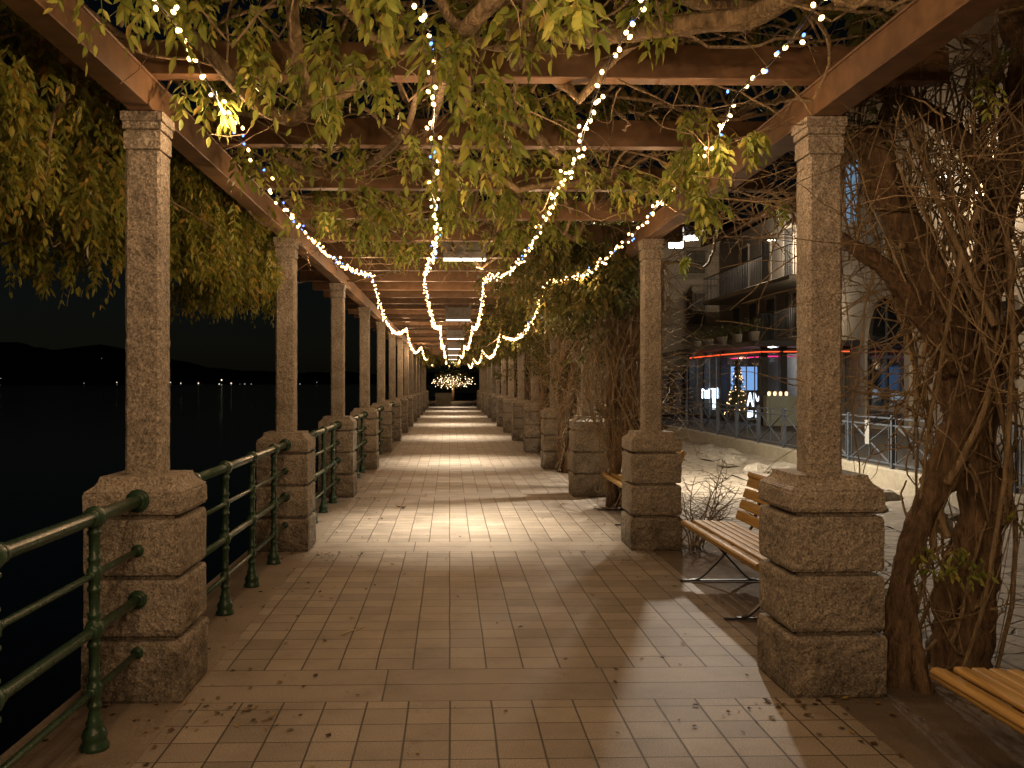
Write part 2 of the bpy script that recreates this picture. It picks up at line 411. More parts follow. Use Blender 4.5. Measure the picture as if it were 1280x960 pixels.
def make_column():
    root = empty('stone_column')
    W_ = .46
    for k, (z0, z1, w0) in enumerate(((0, .300, .478), (.324, .594, .464), (.618, .887, .464))):
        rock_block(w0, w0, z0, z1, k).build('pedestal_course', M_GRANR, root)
    core = MB(); core.box(-.19, .19, -.19, .19, 0, 1.0)
    core.box(-.18, .18, -.18, .18, .01, .95)
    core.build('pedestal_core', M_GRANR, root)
    cap = rock_block(.47, .47, .911, 1.02, 5, .004, .008)
    prof = [(.2335, 1.018), (.218, 1.028), (.196, 1.045), (.182, 1.066), (.176, 1.088)]
    for (a, za), (b, zb) in zip(prof, prof[1:]):
        v = [(-a, -a, za), (a, -a, za), (a, a, za), (-a, a, za), (-b, -b, zb), (b, -b, zb), (b, b, zb), (-b, b, zb)]
        cap.add(v, [(0, 1, 5, 4), (1, 2, 6, 5), (2, 3, 7, 6), (3, 0, 4, 7)])
    b = prof[-1][0]; cap.add([(-b, -b, 1.088), (b, -b, 1.088), (b, b, 1.088), (-b, b, 1.088)], [(0, 1, 2, 3)])
    cap.build('pedestal_cap', M_GRAN, root)
    sh = MB(); h = .0875; c = .014; n = 56; v = []; f = []
    ring = []
    for sx, sy in ((-1, -1), (1, -1), (1, 1), (-1, 1)):
        a = (sx * (h - c), sy * h); b2 = (sx * h, sy * (h - c))
        ring += [a, b2] if sx * sy < 0 else [b2, a]
    # subdivided outline so that the bush-hammered faces can be uneven
    out = []
    for i in range(8):
        p, q = ring[i], ring[(i + 1) % 8]; L = math.hypot(q[0] - p[0], q[1] - p[1]); s_ = 8 if L > .05 else 1
        out += [(p[0] + (q[0] - p[0]) * k / s_, p[1] + (q[1] - p[1]) * k / s_) for k in range(s_)]
    ns = len(out)
    for j in range(n + 1):
        z = 1.088 + (2.70 - 1.088) * j / n
        for x, y in out:
            q = Vector((x * 22, y * 22, z * 16)); e = 1 + .028 * mnoise.noise(q) + .02 * mnoise.noise(q * 2.7)
            v.append((x * e, y * e, z))
    for j in range(n):
        for i in range(ns): k = (i + 1) % ns; f.append((j * ns + i, j * ns + k, (j + 1) * ns + k, (j + 1) * ns + i))
    sh.add(v, f, False); sh.build('shaft', M_GRAN, root)
    cp = MB()
    for z0, z1, hh in ((2.70, 2.712, .080), (2.712, 2.80, .091), (2.80, 2.812, .083), (2.812, 2.85, .096), (2.85, 2.90, .104)):
        cp.bbox(-hh, hh, -hh, hh, z0, z1, .004)
    cp.build('capital', M_GRAN, root)
    return root
NB = 14
ORD = ['nearest', 'second', 'third', 'fourth', 'fifth', 'sixth', 'seventh', 'eighth', 'ninth', 'tenth', 'eleventh', 'twelfth', 'thirteenth', 'fourteenth', 'fifteenth', 'sixteenth', 'seventeenth', 'eighteenth']
proto = make_column(); first = True
COLY = [4.4 + 3.9 * k + .23 for k in range(NB)]
for side, X in (('lake', -1.53), ('garden', 1.91)):
    for k in range(NB):
        o = proto if first else copy_tree(proto); first = False
        o.location = (X, COLY[k], 0); o.rotation_euler.z = R(90) * ((k * 3 + (side == 'lake')) % 4)
        if k < 6: lab = '%s rough granite column on a blocky pedestal in the row beside the %s' % (ORD[k], side)
        else: lab = '%s distant granite column from the camera in the row beside the %s' % (ORD[k], side)
        tag(o, lab, 'column', 'granite columns beside the %s' % side)

# ------------------------------------------------------------------ steel beams
YEND = COLY[-1] + .6
def cbeam(xin, xout, z0=2.902, z1=3.07):
    m = MB(); s = 1 if xin > 0 else -1
    t = .012
    lo, hi = min(xin, xout), max(xin, xout)
    m.bbox(lo + .012, hi - .012, -4.0, YEND, z0 + t, z1 - t, .002)         # web box
    m.bbox(lo, hi, -4.0, YEND, z0, z0 + t, .003); m.bbox(lo, hi, -4.0, YEND, z1 - t, z1, .003)
    return m.build('long_beam', M_STEEL)
tag(cbeam(-1.466, -1.59), 'long brown steel beam resting on the columns beside the lake', 'beam', 'long beams on the column rows')
tag(cbeam(1.838, 1.985), 'long brown steel beam resting on the columns beside the garden', 'beam', 'long beams on the column rows')
m = MB(); m.bbox(-2.25, 2.52, -.05, .05, 0, .17, .004)
cb = m.build('crossbeam', M_STEEL)
k = 0; y = 4.55
NAMES = ['first', 'second', 'third', 'fourth', 'fifth', 'sixth', 'seventh', 'eighth']
while y < YEND:
    o = cb if k == 0 else cb.copy()
    if k: col.objects.link(o)
    o.location = (0, y, 3.072)
    tag(o, ('%s brown steel crossbeam overhead counted from the near end' % NAMES[k]) if k < 8 else ('%s brown steel crossbeam overhead counted from the near end' % ORD[k]) if k < 16 else 'brown steel crossbeam far down the pergola roof', 'beam', 'crossbeams of the pergola roof')
    y += 1.3; k += 1

# ------------------------------------------------------------------ green railings, one per bay
def make_rail():
    root = empty('iron_railing')
    L = 3.44                                                   # from pedestal to pedestal
    zs = [(.98, .030), (.74, .0145), (.505, .023), (.25, .0145)]
    for i, (z, r) in enumerate(zs):
        mb = MB(); mb.tube([(0, -.0, z), (0, L, z)], r, 14)
        for yy, sgn in ((0, 1), (L, -1)):
            mb.tube([(0, yy - .002 * sgn, z), (0, yy + .018 * sgn, z)], r * 1.75 + .004, 14)
            mb.tube([(0, yy + .018 * sgn, z), (0, yy + .03 * sgn, z)], r * 1.35 + .002, 14)
        mb.build('top_rail' if i == 0 else 'rail', M_GREEN, root)
    for yy in (.45, 1.22, 2.04, 2.90):
        mb = MB()
        prof = [(.060, 0), (.060, .02), (.050, .035), (.050, .05), (.054, .06), (.044, .085), (.032, .10), (.036, .115), (.029, .13), (.024, .16)]
        zz = .16
        for z, r in reversed(zs):
            prof += [(.0235, z - .075), (.030, z - .07), (.030, z - .058), (.0235, z - .052), (.0235, z - r - .014), (.031, z - r - .008), (r + .016, z - r * .6), (r + .017, z), (r + .016, z + r * .6), (.031, z + r + .008)]
            if z < .9: prof += [(.0235, z + r + .014), (.0235, z + .052), (.028, z + .058), (.028, z + .068), (.022, z + .075)]
        prof += [(.012, .98 + .046), (.002, .98 + .048)]
        mb.lathe(prof, (0, yy, 0), 14)
        for z, r in zs: mb.tube([(0, yy - .05 - r * .3, z), (0, yy - .034, z)], r * 1.28, 12); mb.tube([(0, yy + .034, z), (0, yy + .05 + r * .3, z)], r * 1.28, 12)
        mb.build('baluster', M_GREEN, root)
    return root
rp = make_rail()
for k in range(-1, NB - 1):
    o = rp if k == -1 else copy_tree(rp)
    o.location = (-1.50, 4.4 + 3.9 * k + .46 - (0 if k >= 0 else 0), 0)
    nm = {-1: 'green iron tube railing cut by the left edge, in front of the nearest lake column', 0: 'green iron tube railing between the nearest and second lake columns',
          1: 'green iron tube railing between the second and third lake columns', 2: 'green iron tube railing between the third and fourth lake columns'}.get(k, 'green iron railing beyond the %s column of the lake row' % ORD[max(k, 0)])
    tag(o, nm, 'railing', 'green railings beside the lake')

# ------------------------------------------------------------------ benches
def slat(m, x, z, wd, th, L, tilt=0, rnd=.4):
    """a slat along +Y with rounded edges"""
    prof = []; n = 5; r = th * rnd
    for cx_, cz, a0 in ((wd / 2 - r, th / 2 - r, 0), (-wd / 2 + r, th / 2 - r, 90), (-wd / 2 + r, -th / 2 + r, 180), (wd / 2 - r, -th / 2 + r, 270)):
        for k in range(n + 1): a = R(a0 + 90 * k / n); prof.append((cx_ + r * math.cos(a), cz + r * math.sin(a)))
    ca, sa = math.cos(tilt), math.sin(tilt); v = []
    for yy in (0, L):
        for px_, pz in prof: v.append((x + px_ * ca - pz * sa, yy, z + px_ * sa + pz * ca))
    n2 = len(prof); f = [(i, (i + 1) % n2, n2 + (i + 1) % n2, n2 + i) for i in range(n2)]
    m.add(v, f, True); m.add(v[:n2], [tuple(range(n2))[::-1]]); m.add(v[n2:], [tuple(range(n2))])
def make_bench():
    root = empty('park_bench'); L = 1.78
    m = MB(); slat(m, .035, .402, .088, .052, L, R(-14), .5)
    for i in range(5): slat(m, .118 + i * .070, .420 - .004 * i, .060, .026, L, R(-1))
    m.build('seat', M_WOOD, root)
    m = MB()
    for i in range(4):
        a = R(72); bx, bz = .43 + .03 + i * .030, .475 + i * .088
        slat(m, bx, bz, .078, .026, L, a)
    slat(m, .43 + .03 + 4 * .026, .475 + 4 * .084 - .012, .06, .05, L, R(60), .5)
    m.build('backrest', M_WOOD, root)
    for yy in (.32, L - .32):
        m = MB()
        A = spline([(-.02, yy, .012), (.06, yy, .03), (.17, yy, .13), (.30, yy, .27), (.40, yy, .375)], 5)
        B = spline([(.50, yy, .012), (.43, yy, .03), (.33, yy, .13), (.20, yy, .27), (.08, yy, .372)], 5)
        for P in (A, B):
            for a, b in zip(P, P[1:]): m.bar(a, b, .034, .012, (0, 0, 1))
        m.bar((-.10, yy, .010), (.56, yy, .010), .030, .010)
        m.bar((0.02, yy, .376), (.46, yy, .385), .034, .012)
        P = spline([(.42, yy, .38), (.47, yy, .43), (.52, yy, .60), (.57, yy, .80)], 4)
        for a, b in zip(P, P[1:]): m.bar(a, b, .034, .010, (1, 0, 0))
        m.build('leg_frame', M_BLACK, root)
    return root
bp = make_bench()
for i, (yy, lab) in enumerate(((1.72, 'slatted wooden bench cut by the bottom right corner of the picture'), (5.53, 'slatted wooden bench with its backrest showing beside the nearest garden column'),
                               (9.43, 'wooden bench whose seat tip shows between the second and third garden columns'))):
    o = bp if i == 0 else copy_tree(bp)
    o.location = (1.89, yy, 0); tag(o, lab, 'bench', 'wooden benches beside the walkway')

# ------------------------------------------------------------------ hanging lamps over the walk
def make_lamp():
    root = empty('pendant_lamp')
    m = MB(); m.bbox(-.24, .24, -.045, .045, .0, .035, .004)
    m.build('housing', M_LAMP, root)
    m = MB(); m.box(-.24, .24, -.058, -.052, -.045, .03); m.box(-.24, .24, .052, .058, -.045, .03); m.box(-.22, .22, -.004, .004, .04, .20); m.build('reflector', M_LAMP, root)
    m = MB(); m.box(-.24, .24, -.059, -.051, -.064, -.046); m.box(-.24, .24, .051, .059, -.064, -.046); m.build('diffuser', M_TUBE, root)
    m = MB()
    for s_ in (-1, 1): m.bar((s_ * .235, 0, .03), (s_ * .235, 0, .24), .05, .012, (0, 1, 0))
    m.build('hanger', M_LAMP, root)
    return root
lp = make_lamp()
for k in range(7):
    o = lp if k == 0 else copy_tree(lp)
    Y = 10.27 + 7.8 * k
    o.location = (.17, Y, 3.0 if k == 0 else 2.85)
    o.location.y = Y + (.03 if k else 0)
    lab = ['hanging strip lamp nearest to the camera, half hidden by leaves under the roof', 'hanging strip lamp on a U bracket, second from the camera', 'hanging strip lamp on a U bracket, third from the camera',
           'hanging strip lamp, fourth from the camera above the walk', 'hanging strip lamp, fifth from the camera above the walk', 'hanging strip lamp, sixth from the camera above the walk', 'farthest hanging strip lamp above the walk'][k]
    tag(o, lab, 'lamp', 'strip lamps hanging over the walkway')
    a = light('strip_lamp_light', 'AREA', (.17, o.location.y, o.location.z - .05), 52, NEUT, shape='RECTANGLE', size=.44, size_y=.05, spread=R(74))
    a.rotation_euler = (R(-8), 0, 0)

# ------------------------------------------------------------------ floodlight on a pole behind the second garden column
fl = empty('flood_lamp', (2.86, 13.1, 0), 0, 'bright white floodlight on a pole arm beside the second garden column top', 'lamp')
m = MB(); m.tube([(0, 0, 0), (0, 0, 3.85)], .035, 10); m.bar((-.06, 0, 3.80), (.85, 0, 3.80), .03, .03); m.build('pole', M_BLACK, fl)
d = (Vector((1.6, 4.0, 1.2)) - Vector((3.26, 13.1, 3.64))).normalized()
q = d.to_track_quat('-Z', 'Y').to_matrix().to_4x4(); q.translation = Vector((3.30 - 2.86, 0, 3.66))
m = MB(); m.bbox(-.11, .11, -.16, .16, -.0, .06, .01, q); m.box(-.012, .012, -.012, .012, .05, .16, q); m.build('housing', M_LAMP, fl)
m = MB(); m.box(-.095, .095, -.145, .145, -.010, -.001, q); m.build('lens', M_FLOOD, fl)
sl = light('flood_lamp_light', 'SPOT', Vector((3.30, 13.1, 3.66)) + d * .05, 880, (1.0, .87, .71), spot_size=R(176), spot_blend=.25, shadow_soft_size=.09)
sl.rotation_euler = (Vector((3.3, 9.0, 0)) - Vector((3.3, 13.1, 3.66))).to_track_quat('-Z', 'Y').to_euler()

m = MB(); q2 = Vector((.25, .45, -.85)).to_track_quat('-Z', 'Y').to_matrix().to_4x4(); q2.translation = Vector((.72, .05, 3.70)); m.bbox(-.11, .11, -.16, .16, 0, .06, .01, q2); m.build('housing', M_LAMP, fl)
m = MB(); m.box(-.095, .095, -.145, .145, -.010, -.001, q2); m.build('lens', M_FLOOD, fl)
s2 = light('flood_lamp_light', 'SPOT', (2.86 + .74, 13.2, 3.62), 1000, (1.0, .84, .62), spot_size=R(118), spot_blend=.5, shadow_soft_size=.05)
s2.rotation_euler = Vector((.55, .45, -.9)).to_track_quat('-Z', 'Y').to_euler()

# ------------------------------------------------------------------ string lights
def wp(l): return [W(*p) for p in l]
SPAN = [(1.7, .66), (4.5, .985), (7.4, .80)]
STR = [
 dict(near=[(-5, -1.0, 2.95), (-2, -1.05, 2.7), (.4, -1.02, 2.96), (1.8, -1.0, 2.85)], pix=[(195, 0, 3.2), (224, 37, 3.6), (253, 91, 3.95), (300, 172, 4.9), (350, 250, 5.75), (400, 310, 7.5), (440, 338, 10), (465, 345, 12.1)],
      nodes=[(-1.13, 2.96), (-1.10, 2.95), (-1.05, 2.95), (-1.0, 2.9)], sag=.45, nm='outer fairy light string nearest to the lake, looping down the left side'),
 dict(near=[(-5, -.1, 2.95), (-2, -.1, 2.75), (.4, -.1, 2.96), (1.8, -.1, 2.88)], pix=[(530, 12, 3.2), (543, 60, 3.6), (543, 130, 4.2), (541, 180, 4.8), (542, 240, 5.9), (545, 300, 7.5), (538, 328, 10), (530, 344, 12.1)],
      nodes=[(-.25, 3.0), (-.22, 2.98), (-.2, 2.96), (-.2, 2.9)], sag=.34, nm='fairy light string running almost straight overhead, second from the lake'),
 dict(near=[(-5, .6, 2.95), (-2, .6, 2.75), (.4, .62, 2.96), (1.8, .63, 2.86)], pix=[(808, 0, 3.0), (783, 38, 3.4), (745, 120, 4.0), (720, 200, 5.1), (705, 225, 5.7), (683, 270, 6.8), (655, 320, 8.6), (632, 343, 10.3), (606, 347, 12.1)],
      nodes=[(.60, 3.0), (.58, 2.98), (.55, 2.96), (.5, 2.9)], sag=.34, nm='fairy light string swinging right of centre, third from the lake'),
 dict(near=[(-5, 1.2, 2.95), (-2, 1.25, 2.7), (.4, 1.2, 2.96), (1.8, 1.24, 2.9)], pix=[(1012, 20, 3.2), (965, 78, 3.7), (920, 120, 4.2), (903, 160, 4.5), (870, 205, 5.0), (835, 240, 5.8), (795, 290, 6.9), (740, 337, 8.8), (705, 351, 10.8), (683, 353, 12.1)],
      nodes=[(1.33, 2.83), (1.3, 2.8), (1.25, 2.8), (1.2, 2.8)], sag=.47, nm='outer fairy light string nearest to the garden, looping down the right side')]
def ico(r):
    m = MB(); m.lathe([(r * .15, -r * 1.3), (r * .8, -r * .8), (r, 0), (r * .75, r * .8), (r * .15, r * 1.3)], (0, 0, 0), 8); return m
bulbme = ico(.0088).build('bulb', M_BULB); bulbbl = ico(.0065).build('bulb', M_BULBB)
protos_used = [False, False]
for si, s_ in enumerate(STR):
    pts = [Vector((x, y, z)) for y, x, z in s_['near']] + wp(s_['pix'])
    last = pts[-1]; yy = 12.1
    for nx_, nz_ in s_['nodes']:
        for dy, fr in SPAN:
            t = dy / 11.75; x = last.x + (nx_ - last.x) * t; z = last.z + (nz_ - last.z) * t - s_['sag'] * fr * (1 if yy < 30 else .85)
            pts.append(Vector((x, yy + dy, z)))
        yy += 11.75; last = Vector((nx_, yy, nz_)); pts.append(last)
    # the nodes are sharp, the sags smooth
    path = []; seg = []
    for p in pts:
        seg.append(p)
        if any(abs(p.y - ny) < .01 for ny in (.4, 12.1, 23.85, 35.6, 47.35, 59.1)):
            path += spline(seg, 10)[:-1]; seg = [p]
    path.append(pts[-1])
    root = empty('string_lights', (0, 0, 0), 0, s_['nm'], 'fairy lights', 'fairy light strings under the pergola roof')
    m = MB(); m.tube(path, .0028, 4)
    tw = [p + Vector((math.cos(i * 1.3), 0, math.sin(i * 1.3))) * .012 for i, p in enumerate(path)]; m.tube(tw, .002, 4)
    m.build('cable', M_BLACK, root)
    # bulbs along the path
    acc = 0; nxt = 0; L = 0; bl = []
    for a, b in zip(path, path[1:]):
        d = (b - a).length
        while nxt < L + d:
            t = (nxt - L) / d; p = a.lerp(b, t)
            p = p + Vector((random.gauss(0, .017), random.gauss(0, .03), random.gauss(0, .017))); bl.append(p)
            nxt += (.095 if p.y < 6 else .08 if p.y < 10 else .062) * random.uniform(.5, 1.5) * (1.0 if p.y < 30 else 1.5)
        L += d
    vis = [p for p in bl if p.y > 3.0]; hid = [p for p in bl if p.y <= 3.0]
    vis.sort(key=lambda p: p.y)
    for i, p in enumerate(vis[:96]):
        blue = random.random() < .15
        src = bulbbl if blue else bulbme
        if not protos_used[blue]: o = src; protos_used[blue] = True
        else: o = src.copy(); col.objects.link(o)
        o.location = p; o.parent = root; o.rotation_euler = (random.uniform(-1, 1), random.uniform(-1, 1), 0)
    for nm, rest, mt in (('bulbs', [p for i, p in enumerate(vis[96:] + hid) if i % 9], M_BULB), ('blue_bulbs', [p for i, p in enumerate(vis[96:] + hid) if i % 9 == 0], M_BULBB)):
        m = MB()
        for p in rest:
            r = .0100 if mt is M_BULB else .007
            r *= 1 + .6 * min(1.0, max(0, (p.y - 10) / 30))
            m.lathe([(r * .3, -r), (r, 0), (r * .3, r)], p, 5)
        o = m.build(nm, mt, root); tag(o, kind='stuff')
    # the light the bulbs give, gathered at one bulb in many
    yy = -4.0
    while yy < 56:
        step = 1.7 if yy < 13 else 4.2
        p = min(bl, key=lambda q: abs(q.y - yy)); light('bulb_light', 'POINT', p + Vector((0, 0, -.03)), (1.35 if si == 0 else 1.0) * (17.0 if yy < 1.2 else 6.0 if step < 3 else 14), WARM, shadow_soft_size=.012)  # extra power behind and above the camera, added as fill for near fronts
        yy += step

# ------------------------------------------------------------------ leaves
def leaf_mesh(name, base, size, mat, parent, droop=.8, nleaf=11, rach=.26, simple=False, seed=0, spread=1.0):
    """compound leaves: base = Nx3 points where each stalk starts; leaflets hang in pairs along the stalk"""
    g = np.random.default_rng(seed); N = len(base); base = np.asarray(base, float)
    if N == 0: return None
    az = g.uniform(0, 2 * np.pi, N); out0 = np.stack([np.cos(az), np.sin(az)], 1)
    dr = np.clip(droop + g.normal(0, .22, N), .05, 1.3); ln = rach * g.uniform(.7, 1.25, N)
    V = []; nl = nleaf; ks = np.arange(nl)
    tt = (ks // 2 + 1) / (nl / 2 + .5)                            # position on the stalk
    T = tt[None, :] * np.ones((N, 1))
    ang = dr[:, None] * (.35 + 1.0 * T)                           # stalk bends down
    hx = ln[:, None] * T * np.cos(ang); hz = -ln[:, None] * T * np.sin(ang)
    P = np.stack([base[:, 0:1] + out0[:, 0:1] * hx, base[:, 1:2] + out0[:, 1:2] * hx, base[:, 2:3] + hz], 2)
    tang = np.stack([out0[:, 0:1] * np.cos(ang), out0[:, 1:2] * np.cos(ang), -np.sin(ang)], 2)
    side = np.stack([-out0[:, 1:2] * np.ones_like(T), out0[:, 0:1] * np.ones_like(T), 0 * T], 2) * np.where(ks % 2 == 0, 1, -1)[None, :, None]
    last = (ks == nl - 1)
    side[:, last] *= .05
    D = side * .75 * spread + tang * .65 + np.array([0, 0, -.62]) + g.normal(0, .22, P.shape)
    D /= np.linalg.norm(D, axis=2, keepdims=True)
    Wd = np.cross(D, tang + g.normal(0, .35, P.shape)); Wd /= np.linalg.norm(Wd, axis=2, keepdims=True) + 1e-9
    Nn = np.cross(D, Wd)
    ll = (size * g.uniform(.62, 1.2, (N, 1)) * g.uniform(.75, 1.15, (N, nl)) * (1 - .25 * np.abs(T - .5)))[..., None]; ww = ll * g.uniform(.17, .24, (N, nl))[..., None]
    P = P.reshape(-1, 3); D = (D * ll).reshape(-1, 3); Wd = (Wd * ww).reshape(-1, 3); Nn = (Nn * ll * .10).reshape(-1, 3)
    rb = None
    if not simple:
        Pm = P.reshape(N, nl, 3); c0 = base; c1 = Pm[:, nl // 2]; c2 = Pm[:, -1]; hv = np.stack([-out0[:, 1], out0[:, 0], 0 * out0[:, 0]], 1) * .0013
        rb = np.stack([c0 - hv, c0 + hv, c1 + hv, c1 - hv, c1 + hv, c2 + hv * .5, c2 - hv * .5, c1 - hv], 1).reshape(-1, 3)
        rbf = (np.array([[0, 1, 2], [0, 2, 3], [4, 5, 6], [4, 6, 7]])[None] + (np.arange(N) * 8)[:, None, None]).reshape(-1, 3)
    if simple:
        vs = np.stack([P, P + D * .45 + Wd, P + D, P + D * .45 - Wd], 1); q = np.array([[0, 1, 2, 3]]); nv = 4
    else:
        curl = Nn * g.uniform(-1, 2.5, (len(P), 1))
        vs = np.stack([P, P + D * .28 + Wd * .9 + Nn, P + D * .65 + Wd * .75 + Nn + curl * .3, P + D + curl, P + D * .65 - Wd * .75 + Nn + curl * .3, P + D * .28 - Wd * .9 + Nn, P + D * .45 + curl * .1], 1)
        nv = 7; q = np.array([[0, 1, 6, 6], [1, 2, 6, 6], [2, 3, 6, 6], [3, 4, 6, 6], [4, 5, 6, 6], [5, 0, 6, 6]])[:, :3]
    M = len(P); allv = vs.reshape(-1, 3); fq = (q[None] + (np.arange(M) * nv)[:, None, None]).reshape(-1, q.shape[1])
    if rb is not None: fq = np.concatenate([fq, rbf + len(allv)]); allv = np.concatenate([allv, rb])
    me = bpy.data.meshes.new(name); me.vertices.add(len(allv)); me.vertices.foreach_set('co', allv.ravel())
    k = fq.shape[1]; me.loops.add(fq.size); me.loops.foreach_set('vertex_index', fq.ravel().astype(np.int32))
    me.polygons.add(len(fq)); me.polygons.foreach_set('loop_start', np.arange(0, fq.size, k, dtype=np.int32))
    me.update(calc_edges=True); me.materials.append(mat)
    if not simple: me.polygons.foreach_set('use_smooth', np.ones(len(fq), bool))
    o = bpy.data.objects.new(name, me); col.objects.link(o)
    if parent is not None: o.parent = parent
    return o
def cloud(g, n, c, r, power=1.0):
    a = g.normal(0, 1, (n, 3)); a /= np.linalg.norm(a, axis=1, keepdims=True); a *= g.uniform(0, 1, (n, 1)) ** (1 / 2.2)
    return np.asarray(c) + a * np.asarray(r)
def clumps(g, centers, n, r):
    return np.concatenate([cloud(g, n, c, np.asarray(r) * g.uniform(.6, 1.3)) for c in centers])
def walk(g, p, d, L, r0, r1, m, kink=.35, sides=5, steps=None, pull=(0, 0, 0), flat=None):
    steps = steps or max(5, int(L / .09)); P = [Vector(p)]; d = Vector(d).normalized(); st = L / steps
    for i in range(steps):
        d = (d + Vector(g.normal(0, kink, 3)) * .6 + Vector(pull) * .12).normalized()
        P.append(P[-1] + d * st)
        if flat is not None:
            z0, z1 = flat
            if P[-1].z < z0: d.z = abs(d.z)
            if P[-1].z > z1: d.z = -abs(d.z)
    m.tube(P, [r0 + (r1 - r0) * i / steps for i in range(steps + 1)], sides, False); return P

g = np.random.default_rng(11)
# --- vine 1: hanging outside the lake columns
v1 = empty('wisteria_vine', (-1.9, 6, 3.1), 0, 'yellowing wisteria hanging in a thick curtain outside the lake columns', 'vine', 'wisteria over the pergola')
v1.location = (0, 0, 0)
cs = []
for i in range(150):
    y = g.uniform(3.4, 9.6); x = -1.72 - abs(g.normal(0, .34)) - (.12 if y < 6 else 0)
    low = 2.42 + .10 * math.sin(y * 2.1) + .25 * max(0, (4.6 - y))
    z = g.uniform(low, 3.35) + .0
    cs.append((x, y, z))
# outer lobe dropping lower
for i in range(28):
    y = g.uniform(5.0, 6.4); cs.append((-2.35 + g.normal(0, .2), y, g.uniform(2.45, 3.2)))
for i in range(26):
    y = g.uniform(6.4, 8.6); cs.append((-1.85 + g.normal(0, .12), y, g.uniform(2.5, 3.1)))
leaf_mesh('foliage', clumps(g, cs, 15, (.16, .2, .13)), .064, M_LEAF, v1, 1.0, 13, .22, False, 1)
m = MB()
for i in range(34):
    y = g.uniform(3.5, 9); walk(g, (-1.6, y, 3.2), (-.6, g.normal(0, .8), g.normal(0, .15)), g.uniform(.8, 1.8), g.uniform(.006, .02), .004, m, .35, 5, None, (0, 0, -.3), (2.3, 3.5))
for px, py, yy in ((100, 330, 5.4), (290, 340, 7.4), (150, 330, 5.6)):
    p = W(px, py - 60, yy); P = [p + Vector((.08 * math.sin(a) * (a / 5), 0, -.10 * a + .04 * math.cos(a * 2))) for a in np.linspace(0, 5, 14)]; m.tube(P, .0022, 4, False)
m.build('branches', M_VINE, v1)

# --- vine 2: canopy over the near bays
v2 = empty('wisteria_vine', (0, 0, 0), 0, 'green wisteria canopy with leaf bunches hanging between the near crossbeams', 'vine', 'wisteria over the pergola')
cs = []
for i in range(190):
    y = 2.7 + 9.6 * g.uniform() ** .8; x = g.uniform(-1.5, 1.0)
    if y > 10.8 and x < -.2 or (y < 7.3 and i % 3) or (y >= 7.3 and i % 5 < 2): continue
    z = g.uniform(3.26, 3.5); cs.append((x, y, z))
pts = clumps(g, cs, 12, (.2, .2, .09))
bunch = [(585, 90, 3.7, .12, .22), (600, 150, 3.9, .10, .16), (620, 170, 3.95, .10, .14), (560, 60, 3.7, .13, .14), (480, 110, 4.0, .14, .16), (420, 80, 4.0, .13, .16), (470, 20, 3.5, .12, .10), (395, 130, 4.4, .16, .12),
         (340, 90, 4.2, .14, .14), (310, 60, 4.2, .13, .14), (700, 25, 3.4, .16, .10), (660, 50, 3.9, .10, .18), (720, 30, 3.2, .06, .08), (420, 200, 5.4, .2, .12), (330, 215, 5.9, .2, .1), (560, 240, 5.6, .2, .12),
         (600, 230, 6.2, .2, .12), (640, 260, 7.0, .25, .12), (700, 210, 5.8, .2, .08), (480, 270, 7.0, .3, .12), (400, 270, 6.6, .25, .12), (560, 280, 8.2, .3, .12), (450, 300, 8.6, .3, .10), (640, 300, 9.0, .3, .12), (500, 320, 10, .3, .1), (700, 290, 9, .3, .12),
         (260, 130, 4.6, .12, .12), (215, 25, 3.7, .14, .12), (140, 20, 3.4, .10, .08), (530, 190, 5.0, .1, .10), (760, 240, 6.6, .2, .1), (800, 235, 6.8, .16, .08)]
hb = [];  cb_ = []
for px, py, yy, r, rz in bunch:
    p = W(px, py, yy); c = cloud(g, int((12 if yy < 5.1 else 8 if yy < 6.7 else 13) * (r / .14) ** .9), p + Vector((0, 0, .10)), (r, r * 1.2, rz)); hb.append(c)
leaf_mesh('foliage', np.concatenate([pts] + hb), .082, M_LEAFG, v2, .85, 9, .20, False, 2)
m = MB()
for i in range(230):
    y = g.uniform(2.6, 12.5); x = g.uniform(-1.6, 2.0); r = g.choice([.008, .012, .02, .035], p=[.4, .3, .2, .1])
    a = g.uniform(0, 6.28); walk(g, (x, y, g.uniform(3.1, 3.4)), (math.cos(a), math.sin(a), 0), g.uniform(1.0, 3.2), r, r * .45, m, .30, 7 if r > .015 else 5, None, (0, 0, 0), (3.02, 3.55))
for i in range(130):
    y = g.uniform(3.0, 10.5); x = g.uniform(-1.5, 1.9); a = g.uniform(0, 6.28)
    walk(g, (x, y, g.uniform(3.0, 3.3)), (math.cos(a), math.sin(a), -.2), g.uniform(.4, 1.2), .005, .002, m, .5, 4, 10, (0, 0, -.15), (2.72, 3.4))
def limb(l, r, sides=10, wob=.25): m.tube(spline(wp(l), 6), r if isinstance(r, (int, float)) else list(np.interp(np.linspace(0, 1, (len(l) - 1) * 6 + 1), np.linspace(0, 1, len(r)), r)), sides, True, wob)
limb([(362, -40, 3.9), (366, 20, 4.0), (374, 80, 4.15), (384, 125, 4.3), (365, 148, 4.4), (320, 130, 4.4), (270, 75, 4.3), (225, 30, 4.2), (170, -30, 4.1)], [.030, .028, .030, .036, .034, .032, .034, .03, .03])
limb([(640, -30, 3.5), (605, 12, 3.55), (580, 40, 3.7), (560, 70, 4.1), (552, 110, 4.5), (540, 160, 5.2)], [.04, .036, .035, .028, .022, .015])
limb([(545, -20, 3.5), (560, 20, 3.6), (585, 38, 3.7)], [.02, .02, .02])
limb([(345, 195, 5.3), (400, 217, 5.6), (460, 205, 5.6), (505, 165, 5.0), (520, 120, 4.6)], [.02, .025, .028, .02, .015])
limb([(620, 130, 5.2), (660, 160, 5.5), (700, 195, 6.2), (720, 215, 7.5)], [.03, .03, .025, .02])
